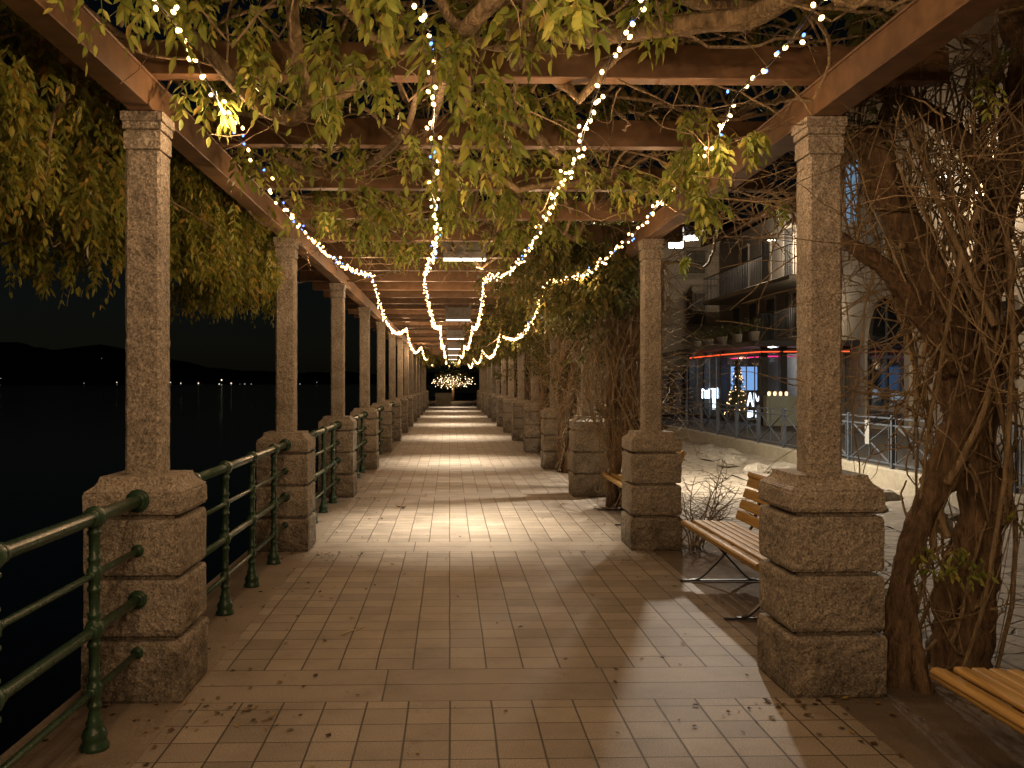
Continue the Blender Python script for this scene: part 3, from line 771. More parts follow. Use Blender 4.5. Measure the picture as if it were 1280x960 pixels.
limb([(790, 40, 4.2), (860, 30, 4.0), (940, 20, 3.9), (1010, -20, 3.6)], [.05, .045, .05, .05])
limb([(650, 30, 4.6), (720, 45, 4.4), (790, 40, 4.2)], [.03, .04, .05])
limb([(0, 110, 4.2), (60, 60, 4.4), (140, 40, 4.8), (230, 110, 5.2)], [.02, .02, .02, .012])
m.build('branches', M_VINE, v2)

# --- vine 3: fresh sprig at the garden beam
m = MB()
for i in range(170):
    y = g.uniform(2.5, 10); x = g.uniform(-.6, 2.6); a = g.uniform(0, 6.28)
    walk(g, (x, y, g.uniform(3.35, 3.75)), (math.cos(a), math.sin(a), 0), g.uniform(1.0, 2.4), g.uniform(.006, .02), .005, m, .35, 5, None, (0, 0, 0), (3.28, 3.85))
m.build('branches', M_VINE, v2)
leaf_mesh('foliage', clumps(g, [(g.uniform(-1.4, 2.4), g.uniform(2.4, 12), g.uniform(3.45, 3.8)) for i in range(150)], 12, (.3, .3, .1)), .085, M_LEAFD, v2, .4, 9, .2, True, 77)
v3 = empty('wisteria_vine', (0, 0, 0), 0, 'bright green leafy sprig hanging over the garden beam left of the nearest column', 'vine', 'wisteria over the pergola')
hb = []
for px, py, yy, r, n_ in ((880, 195, 4.9, .09, 16), (850, 225, 5.1, .08, 12), (900, 185, 4.8, .08, 12), (935, 180, 4.8, .06, 9), (880, 245, 5.0, .08, 14), (878, 265, 5.1, .05, 8), (850, 200, 5.2, .07, 8), (870, 150, 5.2, .06, 7), (975, 262, 6.2, .08, 5), (860, 332, 8.6, .06, 6), (1010, 100, 6.0, .2, 6)):
    hb.append(cloud(g, n_, W(px, py - 12, yy), (r, r, r * .7)))
leaf_mesh('foliage', np.concatenate(hb), .07, M_LEAFG, v3, .9, 9, .15, False, 3)
m = MB()
limb([(1010, 130, 5.2), (950, 170, 5.0), (900, 178, 4.9), (860, 205, 5.0), (845, 240, 5.1)], .006, 5, 0)
limb([(1000, 285, 6.2), (985, 262, 6.4), (960, 250, 6.6), (920, 252, 7), (900, 270, 7.4)], .012, 5, .2)
limb([(1000, 268, 6), (960, 240, 6.6), (900, 232, 7), (850, 235, 7.2)], .010, 5, .2)
for i in range(70):
    p = W(g.uniform(880, 1010), g.uniform(190, 275), g.uniform(5.4, 7.5)); walk(g, p, g.normal(0, 1, 3) * (1, 1, .4), g.uniform(.3, .9), .007, .002, m, .45, 4, 9)
m.build('branches', M_VINE, v3)

# --- vine 4: garden side canopy running into the distance
v4 = empty('wisteria_vine', (0, 0, 0), 0, 'olive green wisteria filling the garden side of the roof far down the walk', 'vine', 'wisteria over the pergola')
cs = []
for i in range(620):
    y = 9.5 + 45 * g.uniform() ** 1.3; x = 1.95 - abs(g.normal(0, .55)); x = max(x, .35 + .02 * (30 - y if y < 30 else 0) * .3)
    drop = .75 if x > 1.3 else .35
    cs.append((x + .1, y, 3.22 - drop * g.uniform() ** 1.5))
for i in range(60): cs.append((g.uniform(-1.5, -.9), g.uniform(38, 58), g.uniform(2.6, 3.2)))
for i in range(80): cs.append((g.uniform(-1, 1.5), g.uniform(46, 58), g.uniform(2.7, 3.3)))
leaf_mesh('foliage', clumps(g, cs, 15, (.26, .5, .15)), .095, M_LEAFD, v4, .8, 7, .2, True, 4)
m = MB()
for i in range(120):
    y = 10 + 40 * g.uniform() ** 1.5; walk(g, (g.uniform(.8, 2.3), y, g.uniform(2.7, 3.3)), (g.normal(0, .4), g.normal(0, 1), 0), g.uniform(.8, 2), .012, .004, m, .35, 4, 12, (0, 0, 0), (2.5, 3.4))
m.build('branches', M_VINE, v4)

# ------------------------------------------------------------------ twisted wisteria trunks
def tangle(m, g, c, rad, z0, z1, n, r=(.004, .012), L=(.6, 1.8), out=.0):
    for i in range(n):
        a = g.uniform(0, 6.28); z = g.uniform(z0, z1); rr = rad * (.55 + .6 * g.uniform() + .35 * max(0, (z - 1.4)))
        cx_, cy_ = c(z); p = Vector((cx_ + math.cos(a) * rr, cy_ + math.sin(a) * rr, z)); t = g.choice([-1, 1]) * g.uniform(.15, .8)
        P = [p]; Ln = g.uniform(*L); st = 14; up = g.choice([-1, 1], p=[.3, .7]) * g.uniform(.35, 1.1); bend = g.normal(0, .09)
        for k in range(st):
            up += bend; a += t * Ln / st / max(rr, .1) * .6; z += up * Ln / st; rr += out * g.normal(0, .5) + g.normal(0, .008)
            z = min(max(z, .05), 3.35)
            cx_, cy_ = c(z); P.append(Vector((cx_ + math.cos(a) * rr, cy_ + math.sin(a) * rr, z + g.normal(0, .006))))
        r0 = g.uniform(*r); P = spline(P, 2); m.tube(P, [r0 * (1.15 - .75 * i / len(P)) for i in range(len(P))], 5, False)
# near tree
tr = empty('wisteria_tree', (0, 0, 0), 0, 'thick twisted wisteria trunk wrapped in bare vines right of the nearest garden column', 'tree')
YT = 4.75
m = MB()
def T(l, r, sides=22, wob=.7):
    P = spline([W(a, b, y) for a, b, y in l], 7); rr = np.interp(np.linspace(0, 1, len(P)), np.linspace(0, 1, len(r)), r)
    m.tube(P, list(rr), sides, True, wob)
T([(1128, 905, 4.55), (1125, 850, 4.6), (1122, 790, 4.65), (1128, 720, 4.7), (1150, 650, 4.8), (1185, 580, 4.85), (1200, 500, 4.85), (1190, 420, 4.85), (1150, 320, 4.9), (1105, 230, 4.9), (1075, 160, 4.9)], [.10, .075, .058, .055, .065, .08, .095, .10, .095, .085, .075])
T([(1215, 880, 4.75), (1212, 820, 4.75), (1222, 750, 4.8), (1232, 680, 4.85), (1228, 600, 4.9), (1222, 500, 4.9), (1225, 400, 4.9), (1240, 300, 4.9), (1262, 200, 4.8), (1275, 90, 4.6), (1262, -20, 4.4)], [.15, .10, .082, .078, .085, .10, .10, .08, .07, .06, .05])
T([(1185, 880, 4.9), (1180, 820, 4.9), (1185, 770, 4.9), (1205, 700, 4.9), (1218, 620, 4.9), (1212, 520, 4.85)], [.10, .08, .07, .06, .07, .08])
T([(1165, 900, 4.45), (1152, 850, 4.5), (1140, 790, 4.6), (1136, 730, 4.65)], [.05, .045, .04, .03])
T([(1200, 460, 4.8), (1150, 390, 4.75), (1110, 340, 4.7), (1070, 310, 4.7), (1035, 285, 5.1), (1000, 258, 5.5), (975, 235, 6.0)], [.08, .06, .045, .035, .03, .02, .012])
T([(1225, 470, 4.9), (1260, 410, 5.0), (1300, 380, 5.1), (1340, 300, 5.1)], [.07, .06, .05, .05])
T([(1250, 240, 4.8), (1200, 170, 4.9), (1120, 120, 5.0), (1050, 90, 5.2)], [.05, .045, .035, .03])
m.build('trunk', M_BARK, tr)
m = MB()
def cn(z):
    py = 478 - (z - EYE) * F / 4.8; px = np.interp(py, [-100, 150, 300, 450, 600, 750, 880], [1200, 1165, 1180, 1200, 1205, 1190, 1165])
    p = W(px, 478, 4.85); return p.x, p.y
tangle(m, g, cn, .24, .5, 3.1, 85, (.003, .009), (.8, 2.6), .01)
tangle(m, g, cn, .25, .7, 2.6, 26, (.012, .022), (.8, 2.2), .01)
tangle(m, g, cn, .22, .1, 1.9, 55, (.004, .012), (.4, 1.0), .01)
tangle(m, g, cn, .42, 1.9, 3.2, 95, (.0025, .006), (.8, 2.4), .03)
for i in range(190):                                      # wispy canes flying off
    z = g.uniform(1.3, 3.2); cx_, cy_ = cn(z); a = g.uniform(0, 6.28)
    walk(g, (cx_ + .2 * math.cos(a), cy_ + .2 * math.sin(a), z), (math.cos(a), math.sin(a), g.normal(0, .5)), g.uniform(.4, 1.3), g.uniform(.003, .008), .0015, m, .22, 5, 12)
for i in range(120):
    z = g.uniform(2.3, 3.3); p = W(g.uniform(1060, 1300), g.uniform(60, 300), g.uniform(4.4, 5.3)); walk(g, p, g.normal(0, 1, 3), g.uniform(.6, 1.5), .006, .002, m, .2, 4, 12)
for px, py in ((1140, 560), (1250, 580), (1265, 640), (1130, 500), (1090, 480)):
    for i in range(7): walk(g, W(px, py, 4.75), g.normal(0, 1, 3), g.uniform(.15, .45), .006, .002, m, .5, 4, 8)
m.build('vines', M_VINE, tr)
hb = []
for px, py, yy, r, n_ in ((1205, 700, 4.6, .09, 16), (1170, 710, 4.6, .05, 6), (1245, 120, 4.2, .06, 5), (1240, 95, 4.2, .05, 5), (1270, 60, 4.2, .05, 4), (1265, 640, 4.6, .05, 4), (1150, 690, 4.6, .05, 5), (1090, 150, 5, .12, 8)):
    hb.append(cloud(g, n_, W(px, py, yy), (r, r, r)))
leaf_mesh('foliage', np.concatenate(hb), .05, M_LEAFG, tr, .5, 5, .08, False, 6)
# further tangled trunks behind the garden columns
LAB = ['dense tangle of bare wisteria stems between the second and third garden columns', 'tangled wisteria trunk with olive leaves behind the third garden column', 'tangled wisteria stems behind the fourth garden column', 'tangled wisteria stems behind the fifth garden column', 'tangled wisteria stems far down the garden side']
for k, (X, Y, rad, n_) in enumerate(((2.17, 11.2, .46, 420), (2.1, 15.6, .30, 170), (2.2, 19.9, .3, 120), (2.2, 25.5, .35, 90), (2.2, 33.0, .4, 70))):
    tt_ = empty('wisteria_tree', (X, Y, 0), 0, LAB[k], 'tree', 'tangled wisteria trunks behind the garden columns')
    m = MB()
    for j in range(4):
        a = j * 1.6 + k; P = [Vector((.16 * math.cos(a + z * 1.3), .16 * math.sin(a + z * 1.3), z)) for z in np.linspace(-.05, 3.2, 12)]
        m.tube(P, [.085 - .003 * i for i in range(12)], 9, True, .4)
    m.build('trunk', M_BARK, tt_)
    m = MB(); tangle(m, g, lambda z: (.08 * math.sin(z * 3), -.1), rad * .8, .2, 3.0, n_ // 2, (.004 + .001 * k, .012 + .001 * k), (.5, 1.6), .02)
    for i in range(int(n_ * .8)):
        a = g.uniform(0, 6.28); z = g.uniform(.8, 3.1); walk(g, (rad * .7 * math.cos(a), rad * .7 * math.sin(a) - .1, z), (math.cos(a), math.sin(a), g.normal(0, .5)), g.uniform(.4, 1.2), g.uniform(.004, .009), .002, m, .4, 4, 11)
    m.build('vines', M_VINE, tt_)
    pts = np.concatenate([cloud(g, 60, (g.uniform(-.6, .1), g.uniform(-.3, .5), g.uniform(1.6, 3.0)), (.35, .35, .35)) for q_ in range(5 if k else 4)])
    if k == 0: pts = np.concatenate([pts] + [cloud(g, 75, (g.uniform(-.9, .1), g.uniform(-.7, .7), g.uniform(2.55, 3.2)), (.3, .3, .25)) for q_ in range(16)])
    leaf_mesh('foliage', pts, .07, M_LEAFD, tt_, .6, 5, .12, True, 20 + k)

# ------------------------------------------------------------------ bare shrubs
def shrub(loc, h, n, lab, leaves=0, seed=0):
    g2 = np.random.default_rng(seed); root = empty('bare_shrub', loc, 0, lab, 'shrub', 'shrubs beside the garden columns'); m = MB(); tips = []
    for i in range(n):
        a = g2.uniform(0, 6.28); P = walk(g2, (g2.normal(0, .05), g2.normal(0, .05), 0), (math.cos(a) * .55, math.sin(a) * .55, 1), h * g2.uniform(.5, 1), .008, .003, m, .28, 5, 9)
        for j in range(3, 9):
            for q_ in range(2):
                a = g2.uniform(0, 6.28); Q = walk(g2, P[j], (math.cos(a), math.sin(a), .5), h * g2.uniform(.12, .35), .004, .0015, m, .35, 4, 5); tips.append(Q[-1])
    m.build('branches', M_VINE, root)
    if leaves: leaf_mesh('foliage', np.array([tuple(p) for p in tips[::3]]), .035, M_LEAFG, root, .4, 3, .04, False, seed)
shrub((2.30, 8.35, 0), .95, 14, 'leafless twiggy shrub right of the second garden column', 0, 5)
shrub((2.30, 4.95, 0), .95, 10, 'small leafy shrub squeezed between the nearest garden column and the twisted trunk', 1, 6)
shrub((3.3, 9.3, 0), .5, 6, 'low sprawling shrub on the lit ground behind the bench', 0, 8)

# ------------------------------------------------------------------ rocks, wall, street fence
g = np.random.default_rng(5)
def rock(loc, s, seed):
    m = MB(); n1, n2 = 14, 9; v = []; f = []
    for j in range(n2 + 1):
        th = math.pi * j / n2
        for i in range(n1):
            a = 2 * math.pi * i / n1; q = Vector((math.sin(th) * math.cos(a), math.sin(th) * math.sin(a), math.cos(th)))
            e = 1 + .35 * mnoise.noise(q * 1.6 + Vector((seed, 0, 0))) + .15 * mnoise.noise(q * 4 + Vector((seed, 3, 0)))
            v.append((q.x * s[0] * e, q.y * s[1] * e, q.z * s[2] * e))
    for j in range(n2):
        for i in range(n1): k = (i + 1) % n1; f.append((j * n1 + i, (j + 1) * n1 + i, (j + 1) * n1 + k, j * n1 + k))
    m.add(v, f, False); o = m.build('rock', M_ROCK); o.location = loc; return o
for i in range(17):
    y = 8.5 + i * .72 + g.uniform(-.2, .2); x = g.uniform(4.5, 5.75) if i % 2 else g.uniform(5.3, 5.9)
    tag(rock((x, y, .05), (g.uniform(.15, .42), g.uniform(.15, .4), g.uniform(.07, .16)), i * 3.1), 'pale rough rock in the garden bed below the street wall, %s of the line' % ORD[i], 'rock', 'rocks in the garden bed')
m = MB(); m.bbox(6.03, 6.23, -2, 24.8, -.1, .35, .008); tag(m.build('low_wall', M_WALL), 'low stained concrete wall below the street fence', 'wall')
def make_fence():
    root = empty('street_fence'); L = 1.36
    for yy in (0,):
        m = MB(); m.bbox(-.022, .022, yy - .022, yy + .022, 0, .745, .003); m.build('post', M_BLUEG, root)
    m = MB()
    for z in (.07, .60, .70): m.bar((0, .03, z), (0, L - .03, z), .022, .022)
    for yy in (.10, L / 2, L - .10): m.bar((0, yy, .07), (0, yy, .70), .014, .014)
    for a, b in (((0, .10, .08), (0, L - .10, .60)), ((0, .10, .60), (0, L - .10, .08))): m.bar(a, b, .012, .022, (1, 0, 0))
    m.build('panel', M_BLUEG, root); return root
fp = make_fence()
for k in range(15):
    o = fp if k == 0 else copy_tree(fp)
    o.location = (6.13, 4.2 + 1.36 * k, .35)
    lab = 'blue grey cross-braced fence panel on the low wall, %s from its far left end' % (['first'] + ORD[1:])[14 - k]
    tag(o, lab, 'fence', 'street fence panels on the low wall')
p = W(1094, 540, 13.0); m = MB(); m.box(6.10, 6.115, p.y, p.y + .13, .65, 1.0); tag(m.build('paper_notice', plain('white_paper', (.28, .28, .27))), 'white paper notice tied to the street fence', 'notice')

# ------------------------------------------------------------------ buildings
M_PLAS = plain('beige_plaster', (.58, .49, .39), .9, .8, .18, 12, .2, False)
M_PLASG = plain('grey_plaster', (.25, .22, .185), .9, .8, .15, 12, .2, False)
M_TRIM = plain('stone_trim', (.42, .36, .28), .85, 2, .15, 20, .2, False)
M_SHUT = plain('shutter_paint', (.16, .14, .11), .7, 3, .15, 30, .2, False)
M_DARKW = plain('dark_shutter', (.05, .05, .048), .7, 3, .15, 30, .2, False)
M_ROOF = plain('roof_tiles', (.14, .07, .045), .9, 2, .25, 12, .8, False)
def glassm():
    t = NT('window_glass'); return t.fin((.02, .022, .025), .08)
M_GLASS = glassm()
def window(parent, axis, c, wd, h, shut=M_SHUT, open_=False, surround=True):
    """axis 'x': on a wall facing -X; axis 'y': on a wall facing -Y; c = centre of the sill on the wall face"""
    def pt(u, v_, z): return (c[0] - v_, c[1] + u, c[2] + z) if axis == 'x' else (c[0] + u, c[1] - v_, c[2] + z)
    def bx(mb, u0, u1, v0, v1, z0, z1):
        a = pt(u0, v0, z0); b = pt(u1, v1, z1); mb.box(min(a[0], b[0]), max(a[0], b[0]), min(a[1], b[1]), max(a[1], b[1]), z0 + c[2], z1 + c[2])
    m = MB()
    for a in ((-wd / 2 - .08, -wd / 2, .0, .05, 0, h), (wd / 2, wd / 2 + .08, .0, .05, 0, h), (-wd / 2 - .12, wd / 2 + .12, 0, .10, h, h + .10), (-wd / 2 - .12, wd / 2 + .12, 0, .11, -.10, 0)): bx(m, *a)
    fr = m.build('window', M_TRIM, parent)
    m = MB(); bx(m, -wd / 2, wd / 2, .002, .012, 0, h); m.build('pane', M_GLASS, fr)
    m = MB(); W2 = wd / 2
    lv = [(-W2 + .01, -.01), (.01, W2 - .01)] if not open_ else [(-wd - .06, -W2 - .09), (W2 + .09, wd + .06)]
    for u0, u1 in lv:
        vo = .02 if not open_ else .055
        bx(m, u0, u1, vo, vo + .03, .02, h - .02)
        nsl = int(h / .09)
        for i in range(nsl): z = .06 + i * (h - .12) / nsl; bx(m, u0 + .05, u1 - .05, vo + .03, vo + .042, z, z + .05)
    m.build('shutter', shut, fr)
def part(name, mat, parent, fn): m = MB(); fn(m); return m.build(name, mat, parent)
# far building facing the camera
bA = empty('far_house', (0, 0, 0), 0, 'plain brown house with cornice lines and one closed shuttered window at the street end', 'building')
YA = 40.0
part('wall', M_PLAS, bA, lambda m: m.box(7.0, 12.6, YA, YA + 9, .2, 8.3))
def _c(m):
    for z, t_, o_ in ((4.05, .10, .06), (6.15, .12, .07), (7.5, .08, .04), (1.5, .08, .05)): m.box(6.95, 12.6, YA - o_, YA, z, z + t_)
part('cornice', M_TRIM, bA, _c)
def _r(m):
    m.add([(6.5, YA - .6, 8.25), (13, YA - .6, 8.25), (13, YA + 4.5, 9.6), (6.5, YA + 4.5, 9.6), (6.5, YA - .6, 8.42), (13, YA - .6, 8.42), (13, YA + 4.5, 9.77), (6.5, YA + 4.5, 9.77)], [(0, 3, 2, 1), (4, 5, 6, 7), (0, 1, 5, 4), (1, 2, 6, 5), (2, 3, 7, 6), (3, 0, 4, 7)])
part('roof', M_ROOF, bA, _r)
window(bA, 'y', (10.95, YA, 4.15), .85, 1.35); window(bA, 'y', (7.9, YA, 4.15), .85, 1.35); window(bA, 'y', (10.95, YA, 6.4), .85, 1.0)
# balcony house along the street
bB = empty('balcony_house', (0, 0, 0), 0, 'beige house with railed balconies and dark shutters above the glass pavilion', 'building')
part('wall', M_PLASG, bB, lambda m: m.box(12.0, 17, 27.5, 39.9, .2, 7.7))
def _r(m):
    m.add([(11.2, 27.2, 7.55), (11.2, 39.9, 7.55), (15, 39.9, 8.9), (15, 27.2, 8.9), (11.2, 27.2, 7.72), (11.2, 39.9, 7.72), (15, 39.9, 9.07), (15, 27.2, 9.07)], [(0, 1, 2, 3), (7, 6, 5, 4), (0, 4, 5, 1), (1, 5, 6, 2), (2, 6, 7, 3), (3, 7, 4, 0)])
part('roof', M_ROOF, bB, _r)
def balc(z, y0, y1, dep, name='balcony'):
    s_ = part(name, M_TRIM, bB, lambda m: m.bbox(12 - dep, 12, y0, y1, z - .16, z, .02))
    def rl(m):
        m.bar((12 - dep + .04, y0 + .03, z + .95), (12 - dep + .04, y1 - .03, z + .95), .04, .03)
        n_ = int((y1 - y0) / .19)
        for i in range(n_ + 1): y = y0 + .03 + (y1 - y0 - .06) * i / n_; m.bar((12 - dep + .04, y, z), (12 - dep + .04, y, z + .95), .011, .011, (0, 1, 0))
        for yy in (y0 + .03, y1 - .03):
            m.bar((12 - dep + .04, yy, z + .95), (12, yy, z + .95), .04, .03)
            for i in range(8): m.bar((12 - dep + .04 + i * dep / 8, yy, z), (12 - dep + .04 + i * dep / 8, yy, z + .95), .016, .016, (0, 1, 0))
    part('railing', M_BLACK, s_, rl)
balc(5.0, 28.5, 38.3, 1.2); balc(3.0, 27.8, 31.5, 1.2)
for y in (29.4, 31.6, 33.9, 36.4): window(bB, 'x', (12, y, 5.05), .85, 1.95, M_DARKW)
for y in (28.9, 30.9, 33.4, 35.4, 37.4): window(bB, 'x', (12, y, 3.05), .85, 1.6, M_SHUT if y == 30.9 else M_DARKW, y == 30.9)
# restaurant terrace + glass pavilion
pv = empty('glass_pavilion', (0, 0, 0), 0, 'glass restaurant pavilion edged with red light strips behind the street fence', 'building')
FP = [(9.15, 34.0), (9.15, 30.0), (9.45, 27.0), (11.95, 26.6)]
def _roof(m):
    o_ = [(8.7, 35.2), (8.7, 29.8), (9.0, 26.4), (11.98, 26.0), (11.98, 35.2)]
    n_ = len(o_); v = [(x, y, 2.62) for x, y in o_] + [(x, y, 2.78) for x, y in o_]
    m.add(v, [tuple(range(n_))[::-1], tuple(range(n_, 2 * n_))] + [(i, (i + 1) % n_, n_ + (i + 1) % n_, n_ + i) for i in range(n_)])
part('roof', M_BLACK, pv, _roof)
def _posts(m):
    for x, y in FP[:3] + [(10.0, 26.9), (9.15, 32.0)]: m.box(x - .10, x + .10, y - .10, y + .10, .28, 2.62)
    for a, b in zip(FP, FP[1:]):
        A = Vector((*a, 2.5)); B = Vector((*b, 2.5)); m.bar(A, B, .08, .18); m.bar(A - Vector((0, 0, 2.15)), B - Vector((0, 0, 2.15)), .06, .10)
part('frame', M_BLACK, pv, _posts)
def _mull(m):
    for a, b in zip(FP, FP[1:]):
        for i in range(1, 5): p = Vector((*a, .35)).lerp(Vector((*b, .35)), i / 5); m.bar(p, p + Vector((0, 0, 2.1)), .03, .03, (0, 1, 0))
part('mullions', M_LAMP, pv, _mull)
def gl():
    t = NT('pavilion_glass'); t.fin((.9, .95, 1), .02); t.b.inputs['Transmission Weight'].default_value = 0
    tp = t.n("ShaderNodeBsdfTransparent"); mx = t.n("ShaderNodeMixShader", Fac=.88); gz = t.n("ShaderNodeBsdfGlossy", Roughness=.03)
    t.l(gz.outputs[0], mx.inputs[1]); t.l(tp.outputs[0], mx.inputs[2]); t.l(mx.outputs[0], t.out.inputs[0]); return t.m
M_PGL = gl()
def _g(m):
    for a, b in zip(FP, FP[1:]): m.bar(Vector((*a, 1.42)), Vector((*b, 1.42)), .012, 2.1)
part('glazing', M_PGL, pv, _g)
part('back_wall', M_PLASG, pv, lambda m: m.box(11.6, 11.9, 26.9, 35, .28, 2.62))
part('end_wall', M_PLASG, pv, lambda m: m.box(9.2, 11.6, 34.9, 35.1, .28, 2.62))
def _led(m):
    for (a, b, z) in ((FP[0], FP[1], 2.47), (FP[1], FP[2], 2.47), (FP[2], FP[3], 2.47)):
        A = Vector((a[0] - .09, a[1] - .09, z)); B = Vector((b[0] - .09, b[1] - .09, z)); m.bar(A, B, .02, .03)
part('red_light_strip', emis('led_orange', (1, .10, .03), 1.8), pv, _led)
def _led2(m):
    m.bar((9.35, 29.9, 2.34), (9.62, 27.2, 2.34), .02, .03); m.bar((9.62, 27.2, 2.34), (11.6, 26.9, 2.34), .02, .03); m.bar((10.1, 28.5, 2.38), (11.6, 28.5, 2.38), .02, .02)
part('pink_light_strip', emis('led_pink', (1, .03, .22), 1.6), pv, _led2)
scr = MB(); p = W(933, 473, 28.8); scr.bbox(p.x - .42, p.x + .42, 29.0, 29.05, p.z - .38, p.z + .38, .01)
tag(scr.build('wall_screen', emis('screen_blue', (.25, .5, 1), .9)), 'glowing blue screen inside the glass pavilion', 'screen')
# lit letters
def letters(name, px, py, Y, hgt, strokes, lab):
    m = MB(); p = W(px, py, Y)
    for x0, z0, x1, z1 in strokes: m.bar((p.x + x0 * hgt, Y, p.z + z0 * hgt), (p.x + x1 * hgt, Y, p.z + z1 * hgt), .034, .05, (0, 1, 0))
    return tag(m.build(name, emis(name + '_glow', (.70, .85, 1), 3)), lab, 'sign')
A_ = lambda o: [(o, 0, o + .2, 1), (o + .2, 1, o + .4, 0), (o + .08, .4, o + .32, .4)]
M__ = lambda o: [(o, 0, o, 1), (o, 1, o + .22, .4), (o + .22, .4, o + .44, 1), (o + .44, 1, o + .44, 0)]
letters('lit_letters', 934, 509, 28.3, .46, A_(0) + M__(.5) + A_(1.0), 'white lit letters AMA standing low inside the pavilion')
letters('lit_figures', 935, 522, 28.2, .22, [(0, 0, 0, 1), (.3, 0, .3, 1), (.6, .1, .6, 1), (1.2, 0, 1.2, 1), (1.5, 0, 1.9, 0), (2.2, 0, 2.2, 1)], 'small row of white lit strokes below the lit letters')
letters('lit_sign', 878, 498, 31.5, .42, [(0, 0, 0, .8), (0, .8, .25, .6), (.25, .6, .25, 0), (.4, 0, .4, .7), (.55, 0, .55, .8), (.7, .8, 1.1, .8), (.9, .8, .9, -.9), (1.05, .8, 1.05, -.9), (1.25, .9, 1.25, 0)], 'white lit sign at the left end of the pavilion')
def christmas_tree(px, py0, Y, h, lab):
    p = W(px, 478, Y); root = empty('christmas_tree', (p.x, Y, .28), 0, lab, 'christmas tree')
    g2 = np.random.default_rng(3); m = MB(); m.tube([(0, 0, 0), (0, 0, h)], .04, 6); m.build('trunk', M_BARK, root)
    z = g2.uniform(.15, 1, 900); r = (1 - z) * .38 * g2.uniform(.3, 1, 900); a = g2.uniform(0, 6.28, 900)
    leaf_mesh('needles', np.stack([r * np.cos(a), r * np.sin(a), z * h], 1), .09, M_LEAFD, root, .6, 3, .08, True, 9)
    m = MB()
    for i in range(70):
        z = g2.uniform(.12, .97); r = (1 - z) * .45 + .02; a = g2.uniform(0, 6.28); m.lathe([(.004, -.016), (.017, 0), (.004, .016)], (r * math.cos(a), r * math.sin(a), z * h), 5)
    m.build('fairy_bulbs', emis('tree_bulb', (1, .6, .25), 4, 'NONE'), root)
christmas_tree(922, 0, 28.9, 2.0, 'slim christmas tree with warm lights inside the glass pavilion')
def _bar_(m):
    m.bbox(9.2, 10.15, 26.0, 26.3, .28, 1.16, .01); m.box(9.28, 10.07, 25.98, 25.999, .42, 1.02)
cr = part('menu_counter', plain('counter_green', (.30, .32, .26), .6), None, _bar_); tag(cr, 'pale panelled counter in front of the pavilion beside the nearest column', 'counter')
for i in range(4):
    m = MB(); m.lathe([(.035, 0), (.05, .04), (.045, .10), (.03, .12)], (9.32 + i * .17, 26.15, 1.162), 8)
    tag(m.build('candle_jar', emis('candle_glow', (1, .75, .4), 1.6)), 'small glowing jar on top of the pale counter, %s from the left' % (['first'] + ORD[1:])[i], 'candle jar', 'glowing jars on the counter')
# planters on the terrace roof
for i, y in enumerate((27.4, 29.0, 30.6, 32.2, 33.8)):
    root = empty('terrace_plant', (9.3, y, 2.78), 0, 'bushy potted plant on the terrace above the pavilion, %s from the right' % (['first'] + ORD[1:])[i], 'potted plant', 'potted plants on the pavilion terrace')
    m = MB(); m.lathe([(.13, 0), (.17, .3), (.18, .32)], (0, 0, 0), 10); m.build('pot', M_TRIM, root)
    leaf_mesh('foliage', cloud(np.random.default_rng(i), 80, (0, 0, .55), (.3, .35, .28)), .07, M_LEAFD, root, .5, 3, .08, True, 40 + i)
# lean-to beside the pavilion
ls = empty('lean_to_shed', (0, 0, 0), 0, 'dark lean-to with a sloping roof left of the glass pavilion', 'shed')
part('wall', M_PLASG, ls, lambda m: m.box(7.4, 9.2, 35.3, 39.9, .28, 2.0))
def _r(m): m.add([(7.0, 34.9, 1.9), (9.3, 34.9, 2.75), (9.3, 39.9, 2.75), (7.0, 39.9, 1.9), (7.0, 34.9, 2.0), (9.3, 34.9, 2.85), (9.3, 39.9, 2.85), (7.0, 39.9, 2.0)], [(0, 3, 2, 1), (4, 5, 6, 7), (0, 1, 5, 4), (1, 2, 6, 5), (2, 3, 7, 6), (3, 0, 4, 7)])
part('roof', M_BLACK, ls, _r)
def _fr(m):
    for x in (7.4, 8.0, 8.6, 9.2): m.box(x - .03, x + .03, 35.22, 35.28, .28, 2.2)
    for z in (.9, 1.6): m.box(7.4, 9.2, 35.22, 35.29, z, z + .06)
part('frame', M_BLACK, ls, _fr)
# arched house right of the near column
bC = empty('arched_house', (0, 0, 0), 0, 'pale plastered house with an arched doorway seen behind the twisted trunk', 'building')
part('wall', plain('pale_plaster', (.46, .38, .29), .9, .8, .18, 12, .2, False), bC, lambda m: m.box(12.02, 17, 8, 27.4, .2, 11))
def arch(m):
    yc, r, zt = 24.5, 1.12, 2.75
    v = []; n_ = 20
    for rr in (r, r + .26):
        for vo in (.0, .12):
            v.append((12.02 - vo, yc - rr, .3));
            for i in range(n_ + 1): a = math.pi * i / n_; v.append((12.02 - vo, yc - rr * math.cos(a), zt + rr * math.sin(a)))
            v.append((12.02 - vo, yc + rr, .3))
    k = n_ + 3; f = []
    for i in range(k - 1): f += [(k + i, k + i + 1, 3 * k + i + 1, 3 * k + i), (i, i + 1, k + i + 1, k + i), (2 * k + i, 3 * k + i, 3 * k + i + 1, 2 * k + i + 1)]
    m.add(v, f)
dr_ = part('arched_doorway', M_TRIM, bC, arch)
def dark(m):
    yc, r, zt = 24.5, 1.12, 2.75; v = [(12.005, yc - r, .3)] + [(12.005, yc - r * math.cos(math.pi * i / 20), zt + r * math.sin(math.pi * i / 20)) for i in range(21)] + [(12.005, yc + r, .3)]
    m.add(v, [tuple(range(len(v)))])
part('pane', M_GLASS, dr_, dark)
